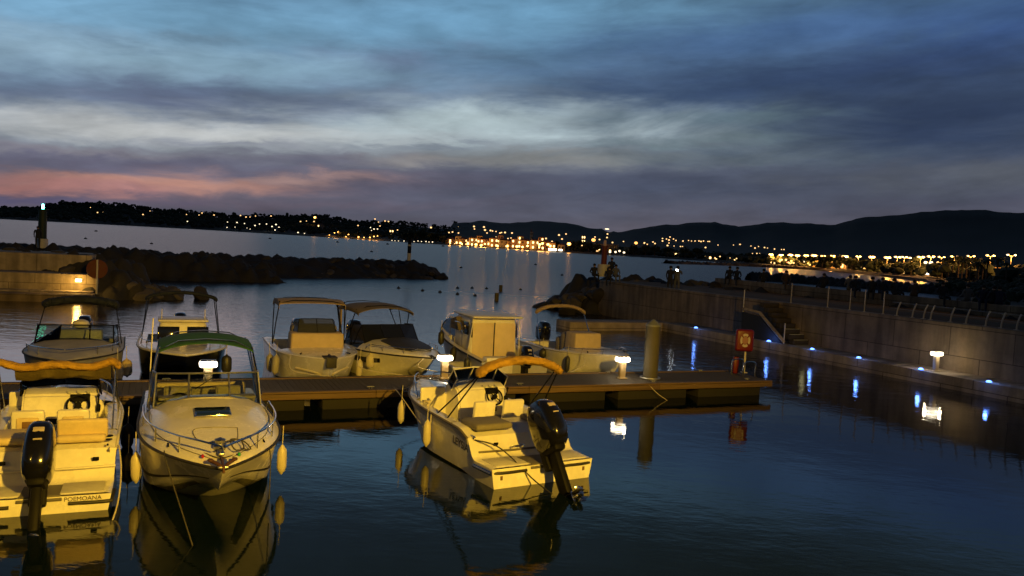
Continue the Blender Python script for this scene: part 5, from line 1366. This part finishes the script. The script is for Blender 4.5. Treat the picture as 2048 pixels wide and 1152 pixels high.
town_lamp(630, 435, 'orange', 2.9, 'largest orange lamp on the headland above the lit red roofed house', None, lift=15, power=1500)
town_lamp(290, 416, 'red', 1.6, 'only red lamp on the headland', None, lift=15)
for x, y in ((862, 455), (851, 467), (865, 472), (882, 475), (898, 465), (905, 464), (917, 466), (891, 470), (916, 454), (948, 453), (949, 458), (968, 454), (970, 460), (974, 466), (981, 461), (985, 462), (992, 463), (1000, 466), (1003, 465), (1010, 465), (1024, 466), (952, 475), (958, 473), (992, 474), (1016, 477), (1022, 476), (1046, 478), (1080, 477), (1092, 477), (1104, 483), (1118, 470), (1132, 468)):
    town_lamp(x, y, 'warm', random.uniform(1.4, 2.4), 'warm street lamp on the slope behind the orange lit waterfront', 'street lamps behind the waterfront')
for x, y in ((784, 481), (790, 482), (797, 482), (808, 482), (828, 483), (836, 482), (843, 483), (852, 483), (858, 484), (865, 484)):
    town_lamp(x, y, 'white', random.uniform(1.0, 1.6), 'small white light under the greenish lit waterside trees', 'lights under the greenish trees', lift=2.5)
for x, y in ((952, 489), (962, 491), (970, 488), (995, 492), (1015, 492), (1034, 493), (1045, 494), (1055, 492), (1079, 489), (1085, 487), (1096, 489), (900, 484), (921, 486), (936, 488)):
    town_lamp(x, y, 'orange', random.uniform(2.0, 3.6), 'strong orange lamp at the water edge in front of the lit waterfront houses', 'waterfront lamps', lift=5, power=1500)
for x, y in ((1138, 488), (1187, 480)):
    town_lamp(x, y, 'orange', 4.6, 'big orange floodlight left of the red beacon' if x > 1150 else 'big orange floodlight above the white kiosk row', None, lift=7, power=1200)
for x, y in ((1199, 479), (1191, 491), (1194, 502), (1190, 474), (1214, 475), (1215, 468), (1225, 485), (1247, 483), (1164, 491), (1124, 478), (1106, 487), (1289, 486), (1294, 489), (1306, 484), (1310, 487)):
    town_lamp(x, y, 'warm', random.uniform(1.4, 2.3), 'warm lamp in the town either side of the red beacon top', 'lamps behind the red beacon')
town_lamp(1214, 458, 'white', 2.2, 'wide pale light in the saddle of the hills', None, flat=2.2)
for x, y in ((1220, 504), (1231, 504), (1239, 502), (1248, 505)):
    town_lamp(x, y, 'white', 2.6, 'round white lamp in the row of four right of the red beacon', 'row of four white lamps', lift=4)
town_lamp(1272, 486, 'orange', 3.8, 'large orange lamp standing alone between the red beacon and the right hill lights', None, power=900)
for x, y in ((1325, 477), (1325, 482), (1333, 478), (1338, 480), (1340, 474), (1347, 478), (1352, 481), (1338, 486), (1335, 491), (1348, 492), (1361, 493), (1365, 493), (1366, 482), (1377, 481), (1383, 482), (1390, 482), (1398, 482), (1402, 483), (1407, 482), (1416, 483), (1419, 483), (1411, 495), (1436, 490), (1467, 490), (1480, 489)):
    town_lamp(x, y, 'warm', random.uniform(1.1, 2.0), 'small warm lamp in the cluster and row at the foot of the dark right hill', 'lamps at the foot of the right hill')
for x, y in ((1495, 479), (1502, 492), (1517, 493), (1510, 496), (1529, 495), (1535, 496), (1549, 498), (1563, 499), (1568, 499), (1591, 491), (1604, 490), (1614, 489), (1623, 496), (1505, 507), (1514, 507), (1519, 507), (1460, 516), (1473, 517), (1501, 518), (1430, 516), (1440, 513)):
    town_lamp(x, y, 'warm', random.uniform(1.1, 1.9), 'small warm lamp scattered behind the left part of the promenade', 'lamps behind the promenade')
for x, y in ((1888, 482), (1921, 483), (1763, 497), (1767, 497)):
    town_lamp(x, y, 'cool', .9, 'tiny pale light high on the dark right hill', 'tiny lights on the right hill')
# promenade lamps: tall posts with two arms
PL = {}
def promenade_lamp(px, py, kind, size, label, power=0):
    d = interp(SHORE, px)+8; p = aty(px, py, d); g = 1.2; hh = p.z-g; r = size*d/FPX
    key = kind
    if key not in PL:
        b = MB(); b.tube([(0, 0, 0), (0, 0, .97)], .009, 6); b.tube(smoothpath([(-.10, 0, 1.0), (0, 0, .955), (.10, 0, 1.0)], 5), .007, 6); PL[key] = b.mesh('lamp_post_mesh', M('lamp_post_grey', (.25, .22, .18), .6))
    e = empty('street_lamp', (p.x, p.y, g))
    a = bpy.data.objects.new('post', PL[key]); COL.objects.link(a); a.parent = e; a.scale = (hh*1.2, hh*1.2, hh)
    for sd in (-1, 1):
        h_ = bpy.data.objects.new('lamp_globe', globe(kind, True)); COL.objects.link(h_); h_.parent = e; h_.location = (sd*hh*.13, 0, hh*1.0); h_.scale = (r, r*.8, r*.55)
    if power: lamp_light(e, (0, -1.2, hh*.93), power*13, (1, .43, .08), .8)
    return tag(e, label, 'lamp', 'promenade street lamps')
prom = [(1542, 509), (1562, 510), (1581, 510), (1595, 511), (1612, 511), (1628, 511), (1646, 512), (1665, 512), (1690, 513), (1717, 513), (1744, 514), (1775, 515), (1795, 514), (1809, 514), (1824, 516), (1842, 514), (1862, 513), (1883, 514), (1909, 513), (1942, 512), (1981, 511)]
for i, (x, y) in enumerate(prom):
    promenade_lamp(x, y, 'warm', random.uniform(2.3, 3.6) if x != 1690 else 4.2, 'tall twin headed street lamp in the long row along the right promenade', 520*(interp(SHORE, x)/360))
promenade_lamp(2023, 510, 'white', 2.6, 'tall twin headed street lamp standing alone at the right photo edge', 300)
for x, y, w in ((1543, 525, 1), (1549, 526, 1), (1577, 525, 1), (1587, 526, 1), (1695, 530, 1), (1708, 532, 1.4), (1716, 532, 1.2), (1722, 533, 1), (1730, 533, 1.3), (1742, 535, 1.2), (1748, 536, 1.4), (1755, 532, 1.8), (1765, 536, 1.3), (1782, 537, 1.2), (1795, 540, 1.2), (1805, 541, 1.1), (1812, 541, 1.1), (1822, 542, 1), (1830, 542, 1), (1851, 525, 1.6), (1862, 526, 2.0), (1876, 525, 1.4), (1895, 551, 1.3), (1945, 546, 1.4), (1982, 556, .9), (1986, 554, .9), (1929, 545, .9), (1960, 546, 1.2)):
    town_lamp(x, y, 'warm' if w < 1.5 else 'white', w*2.3, 'warm shop or car light low on the right promenade', 'low lights on the right promenade', d_fix=interp(SHORE, x)+3, name='shop_light')

rs = random.Random(8)
for k in range(46):
    x = rs.choice([rs.uniform(1545, 1620), rs.uniform(1680, 1850), rs.uniform(1690, 1990)]); d = interp(SHORE, x)+4
    y = hor(x)+(H-rs.uniform(2.2, 4.4))/d*FPX
    town_lamp(x, y, rs.choice(['warm', 'orange', 'orange', 'white', 'red' if k % 9 == 0 else 'warm']), rs.uniform(1.2, 2.6), 'warm shop or car light low on the right promenade', 'low lights on the right promenade', d_fix=d, name='shop_light')
# ------------------------------------------------------------------ houses
WM = [M('ochre_wall', (.46, .32, .17), .85, var=.1, scale=.3), M('cream_wall', (.50, .42, .30), .85, var=.1, scale=.3), M('pink_wall', (.45, .28, .20), .85, var=.1, scale=.3)]
roofm = M('terracotta_roof', (.20, .075, .04), .85, var=.2, scale=1)
winl = M('lit_window', (.5, .4, .2), .3, emit=(1, .62, .22), es=4.5, sampled=False, var=0)
wind = M('dark_window', (.02, .02, .025), .15)
def house(px, pyb, w_px, h_px, label, wall, lit=.6, d_add=14, name='house', cat='house', group=None, flat=False, roof=True):
    d = interp(SHORE, px)+d_add; base = aty(px, pyb, d); g = min(base.z, max(.8, hgt(px, d)))
    w = w_px*d/FPX; hh = h_px*d/FPX; dep = min(12, w*.8)
    e = empty(name, (base.x, base.y, g), -az_of(px)+random.uniform(-.2, .2)); hh += base.z-g
    MB().box((0, dep/2, hh/2), (w, dep, hh), 0).done('wall', wall, e, False)
    if not flat:
        r_ = MB(); o_ = .4; rh = min(2.2, w*.18)
        r_._add([(-w/2-o_, -o_, hh), (w/2+o_, -o_, hh), (w/2+o_, dep+o_, hh), (-w/2-o_, dep+o_, hh), (-w/4, dep/2, hh+rh), (w/4, dep/2, hh+rh)], [(0, 1, 5, 4), (1, 2, 5), (2, 3, 4, 5), (3, 0, 4), (0, 3, 2, 1)]); r_.done('roof', roofm, e, False)
    else: MB().box((0, dep/2, hh+.12), (w+.5, dep+.5, .24), 0).done('roof', wall, e, False)
    nx = max(2, min(5, int(w/3.6))); nf = max(1, int(hh/3.1))
    for f in range(nf):
        for k in range(nx):
            wx = (k-(nx-1)/2)*w/nx; wz = (f+.55)*hh/nf
            MB().box((wx, -.03, wz), (min(1.3, w/nx*.5), .08, min(1.7, hh/nf*.5)), 0).done('window', winl if random.random() < lit else wind, e, False)
    return tag(e, label, cat, group)
wf = [(897, 489, 12, 9), (916, 490, 12, 17), (938, 492, 11, 11), (959, 494, 11, 22), (979, 495, 10, 13), (1000, 495, 11, 24), (1019, 496, 10, 14), (1041, 497, 11, 24), (1081, 499, 11, 24), (1104, 498, 14, 12), (1122, 500, 14, 10), (905, 492, 20, 14), (928, 493, 18, 15), (948, 494, 18, 18), (968, 495, 20, 16), (988, 496, 18, 19), (1008, 497, 20, 16), (1030, 498, 18, 20), (1050, 499, 20, 18), (1070, 500, 18, 19), (1090, 501, 20, 17)]
for i, (x, y, w, h_) in enumerate(wf): house(x, y, w, h_, 'orange lit old waterfront house in the row at the water edge', WM[i % 3], .45, 16, group='waterfront houses')
tw = house(1062, 488, 5, 24, 'slim church tower with spire above the orange waterfront', WM[1], .1, 60, 'church_tower', 'tower')
MB().lathe([(1.1, 0), (.05, 5.5), (0, 5.6)], (0, 2, 24*673/FPX+2), 6).done('spire', roofm, tw)
house(640, 458, 13, 9, 'red roofed house glowing orange on the headland', WM[2], .6, 120)
house(783, 465, 9, 6, 'small orange lit house on the slope left of the waterfront', WM[0], .8, 150)
house(1167, 477, 8, 6, 'small lit house on the slope left of the red beacon', WM[1], .9, 120)
for x, y, w, h_, lb in ((1215, 500, 42, 11, 'long flat roofed building lit orange just right of the red beacon'), (1258, 505, 20, 10, 'low lit building right of the long flat roofed one'), (1345, 512, 26, 8, 'dim low building on the shore below the right hill lights'), (1420, 520, 36, 8, 'dim long building left of the promenade'), (1470, 523, 34, 9, 'dim orange building just left of the promenade')):
    house(x, y, w, h_, lb, WM[0], .3, 30, flat=True, name='building', cat='building')
for i, (x, y, w, h_) in enumerate(((1640, 540, 26, 18), (1675, 542, 28, 20), (1705, 544, 26, 18), (1740, 546, 30, 20), (1778, 549, 34, 18), (1815, 552, 30, 16), (1905, 556, 26, 16))):
    house(x, y, w, h_, 'orange lit low building standing behind the row of promenade lamps', WM[i % 3], .5, 19, flat=True, name='building', cat='building', group='buildings behind the promenade')
house(2000, 557, 44, 20, 'brownish low building with rounded hedge, right of the palms', WM[2], .15, 18, flat=True, name='building', cat='building')
kl = M('bright_kiosk_front', (.8, .75, .65), .4, emit=(1, .88, .66), es=9, var=0, sampled=False)
def kiosk(x, y, w, h_, label):
    d = interp(SHORE, x)+9; p = aty(x, y, d); W, Hh = w*d/FPX, h_*d/FPX
    e = empty('kiosk', (p.x, p.y, min(p.z-Hh/2, 1.0)), -az_of(x))
    MB().box((0, 1.2, (p.z+Hh/2-e.location.z)/2), (W*1.1, 2.2, p.z+Hh/2-e.location.z), .02).done('wall', WM[1], e, False)
    MB().box((0, .05, p.z-e.location.z), (W, .1, Hh), .01).done('lit_front', kl, e, False)
    MB().box((0, .6, p.z-e.location.z+Hh/2+.25), (W*1.2, 3.4, .15), .02).done('awning', white, e, False)
    return tag(e, label, 'kiosk')
kiosk(1105, 499, 16, 3.5, 'white lit kiosk at the water edge below the church tower, left one'); kiosk(1121, 500, 7, 3, 'white lit kiosk at the water edge, right one'); kiosk(1857, 546, 12, 6, 'bright white stall front left of the palms'); kiosk(1840, 545, 10, 4, 'yellowish stall front next to the bright white one'); kiosk(1964, 547, 11, 6, 'bright white stall front right of the palms'); kiosk(2045, 547, 10, 13, 'very bright white kiosk cut by the right photo edge'); kiosk(2039, 554, 6, 9, 'warm lit kiosk just left of the brightest one')

# ------------------------------------------------------------------ town trees
trunkm = M('tree_trunk', (.09, .06, .04), .9, var=.3)
litleaf = M('garden_foliage', (.042, .055, .018), .85, var=.5, scale=.4)
def tree_proto(seed):
    r_ = random.Random(seed); b = MB()
    for k in range(170):
        a = r_.random()*6.28; rad = r_.random()**.5*1.6; z = 2.6+r_.gauss(0, .75)*(1-rad/3); s_ = r_.uniform(.2, .5)
        q = Vector((rad*math.cos(a), rad*math.sin(a), z))
        d1 = Vector((r_.gauss(0, 1), r_.gauss(0, 1), r_.gauss(0, 1))).normalized()*s_; d2 = Vector((r_.gauss(0, 1), r_.gauss(0, 1), r_.gauss(0, 1))).normalized()*s_
        b._add([q-d1, q+d2, q+d1, q-d2], [(0, 1, 2, 3)])
    cm_ = b.bm; me = bpy.data.meshes.new('tree_crown_mesh'); cm_.to_mesh(me); cm_.free(); me.materials.append(litleaf)
    t = MB(); t.tube([(0, 0, 0), (.05, 0, 1), (0, .08, 2.4)], [.16, .12, .07], 7); t.tube([(.05, 0, 1.1), (.6, .2, 2.3)], [.08, .03], 6); t.tube([(.05, 0, 1.3), (-.6, -.1, 2.4)], [.08, .03], 6)
    return me, t.mesh('tree_trunk_mesh', trunkm)
TP = [tree_proto(k) for k in range(3)]
def palm_proto():
    b = MB(); r_ = random.Random(3)
    for k in range(22):
        a = 2*PI*k/22+r_.uniform(-.1, .1); up = r_.uniform(-.1, 1.0); L_ = r_.uniform(1.5, 2.0); pts = []
        for i in range(7):
            t = i/6; pts.append(Vector((math.cos(a)*L_*t, math.sin(a)*L_*t, 5.2+up*t*1.2-1.5*t*t)))
        sd = Vector((-math.sin(a), math.cos(a), 0)); rows = [[p-sd*.22*math.sin(PI*min(1, .1+i/6*.9)), p+Vector((0, 0, .06)), p+sd*.22*math.sin(PI*min(1, .1+i/6*.9))] for i, p in enumerate(pts)]
        b.loft(rows, False, False)
    me = b.mesh('palm_crown_mesh', litleaf)
    t = MB(); t.tube([(0, 0, 0), (.06, 0, 2), (.0, .05, 3.8), (0, 0, 5.2)], [.24, .18, .16, .20], 8)
    return me, t.mesh('palm_trunk_mesh', trunkm)
PP = palm_proto()
def plant(name, me2, px, d, h_, unit, label, group):
    p = polar(px, d, max(.9, hgt(px, d)))
    e = empty(name, p, random.random()*6); k = h_/unit; e.scale = (k, k, k)
    for n_, me in (('crown', me2[0]), ('trunk', me2[1])):
        o = bpy.data.objects.new(n_, me); COL.objects.link(o); o.parent = e
    return tag(e, label, 'palm' if 'palm' in name else 'tree', group)
for px, hp in ((1880, 30), (1892, 34), (1901, 30), (1912, 38), (1920, 33), (1928, 36), (1936, 30), (1944, 37), (1952, 34), (1961, 30), (1969, 38), (1990, 42), (2008, 36)):
    d = interp(SHORE, px)+random.uniform(8, 26); plant('palm_tree', PP, px, d, hp*1.25*d/FPX, 6.2, 'lamp lit palm tree in the grove near the right photo edge', 'palms in the right grove')
for px, hp in ((1600, 20), (1618, 22), (1640, 22), (1655, 24), (1676, 24), (1700, 22), (1722, 20), (1752, 22), (1788, 20), (1818, 22), (1872, 24)):
    d = interp(SHORE, px)+random.uniform(13, 17); plant('broadleaf_tree', TP[px % 3], px, d, hp*.95*d/FPX, 3.6, 'dark rounded street tree between the promenade lamps', 'street trees on the promenade')
for px, hp in ((806, 14), (818, 16), (830, 15), (842, 17), (856, 15), (868, 14), (880, 12)):
    d = interp(SHORE, px)+random.uniform(8, 24); plant('broadleaf_tree', TP[px % 3], px, d, hp*1.3*d/FPX, 3.6, 'greenish lit waterside tree left of the orange waterfront', 'greenish waterside trees')
for px, hp in ((1140, 14), (1156, 17), (1172, 15), (1188, 13), (1262, 14), (1286, 16), (1305, 15), (1330, 14), (1365, 15), (1390, 16)):
    d = interp(SHORE, px)+random.uniform(8, 26); plant('broadleaf_tree', TP[px % 3], px, d, hp*1.3*d/FPX, 3.6, 'dark waterside tree either side of the red beacon top', 'waterside trees near the red beacon')

# ------------------------------------------------------------------ the quay the viewer stands on, with its sodium street lamps
qg = MB(); qg.box((0, -16, 1.0), (120, 34, 4), .03); tag(qg.done('quay', paving), kind='structure')
def sodium(p, power, aim, label):
    e = empty('street_lamp', p)
    a = MB(); a.lathe([(0, 0), (.16, 0), (.16, .05), (.09, .35), (.06, 5.9), (0, 5.9)], n=16); a.tube(smoothpath([(0, 0, 5.7), (0, .3, 6.1), (0, 1.0, 6.25)], 5), .045, 8); a.done('post', M('dark_lamp_post', (.05, .06, .06), .5), e)
    a = MB(); a.box((0, 1.2, 6.27), (.32, .75, .14), .05); a.done('lamp_head', galv, e)
    a = MB(); a.box((0, 1.2, 6.185), (.26, .60, .03), .01); a.done('lamp_lens', M('sodium_lens', (.9, .6, .2), .4, emit=(1, .55, .14), es=30, var=0, sampled=False), e)
    l = bpy.data.lights.new('sodium_light', 'SPOT'); l.energy = power; l.color = (1, .575, .045); l.shadow_soft_size = .12; l.spot_size = R(96); l.spot_blend = 1
    o = bpy.data.objects.new('sodium_light', l); COL.objects.link(o); o.parent = e; o.location = (0, 1.2, 6.1)
    o.rotation_euler = (Vector(aim)-(Vector(p)+Vector((0, 1.2, 6.1)))).to_track_quat('-Z', 'Y').to_euler()
    return tag(e, label, 'lamp', 'sodium lamps on the near quay')
sodium((7.5, -5.2, 3.0), SOD1, (-2.5, 15, .5), 'tall sodium street lamp on the near quay to the right of the viewer')
sodium((-9.0, -6.5, 3.0), SOD2, (-5, 13.5, .5), 'tall sodium street lamp on the near quay to the left of the viewer')
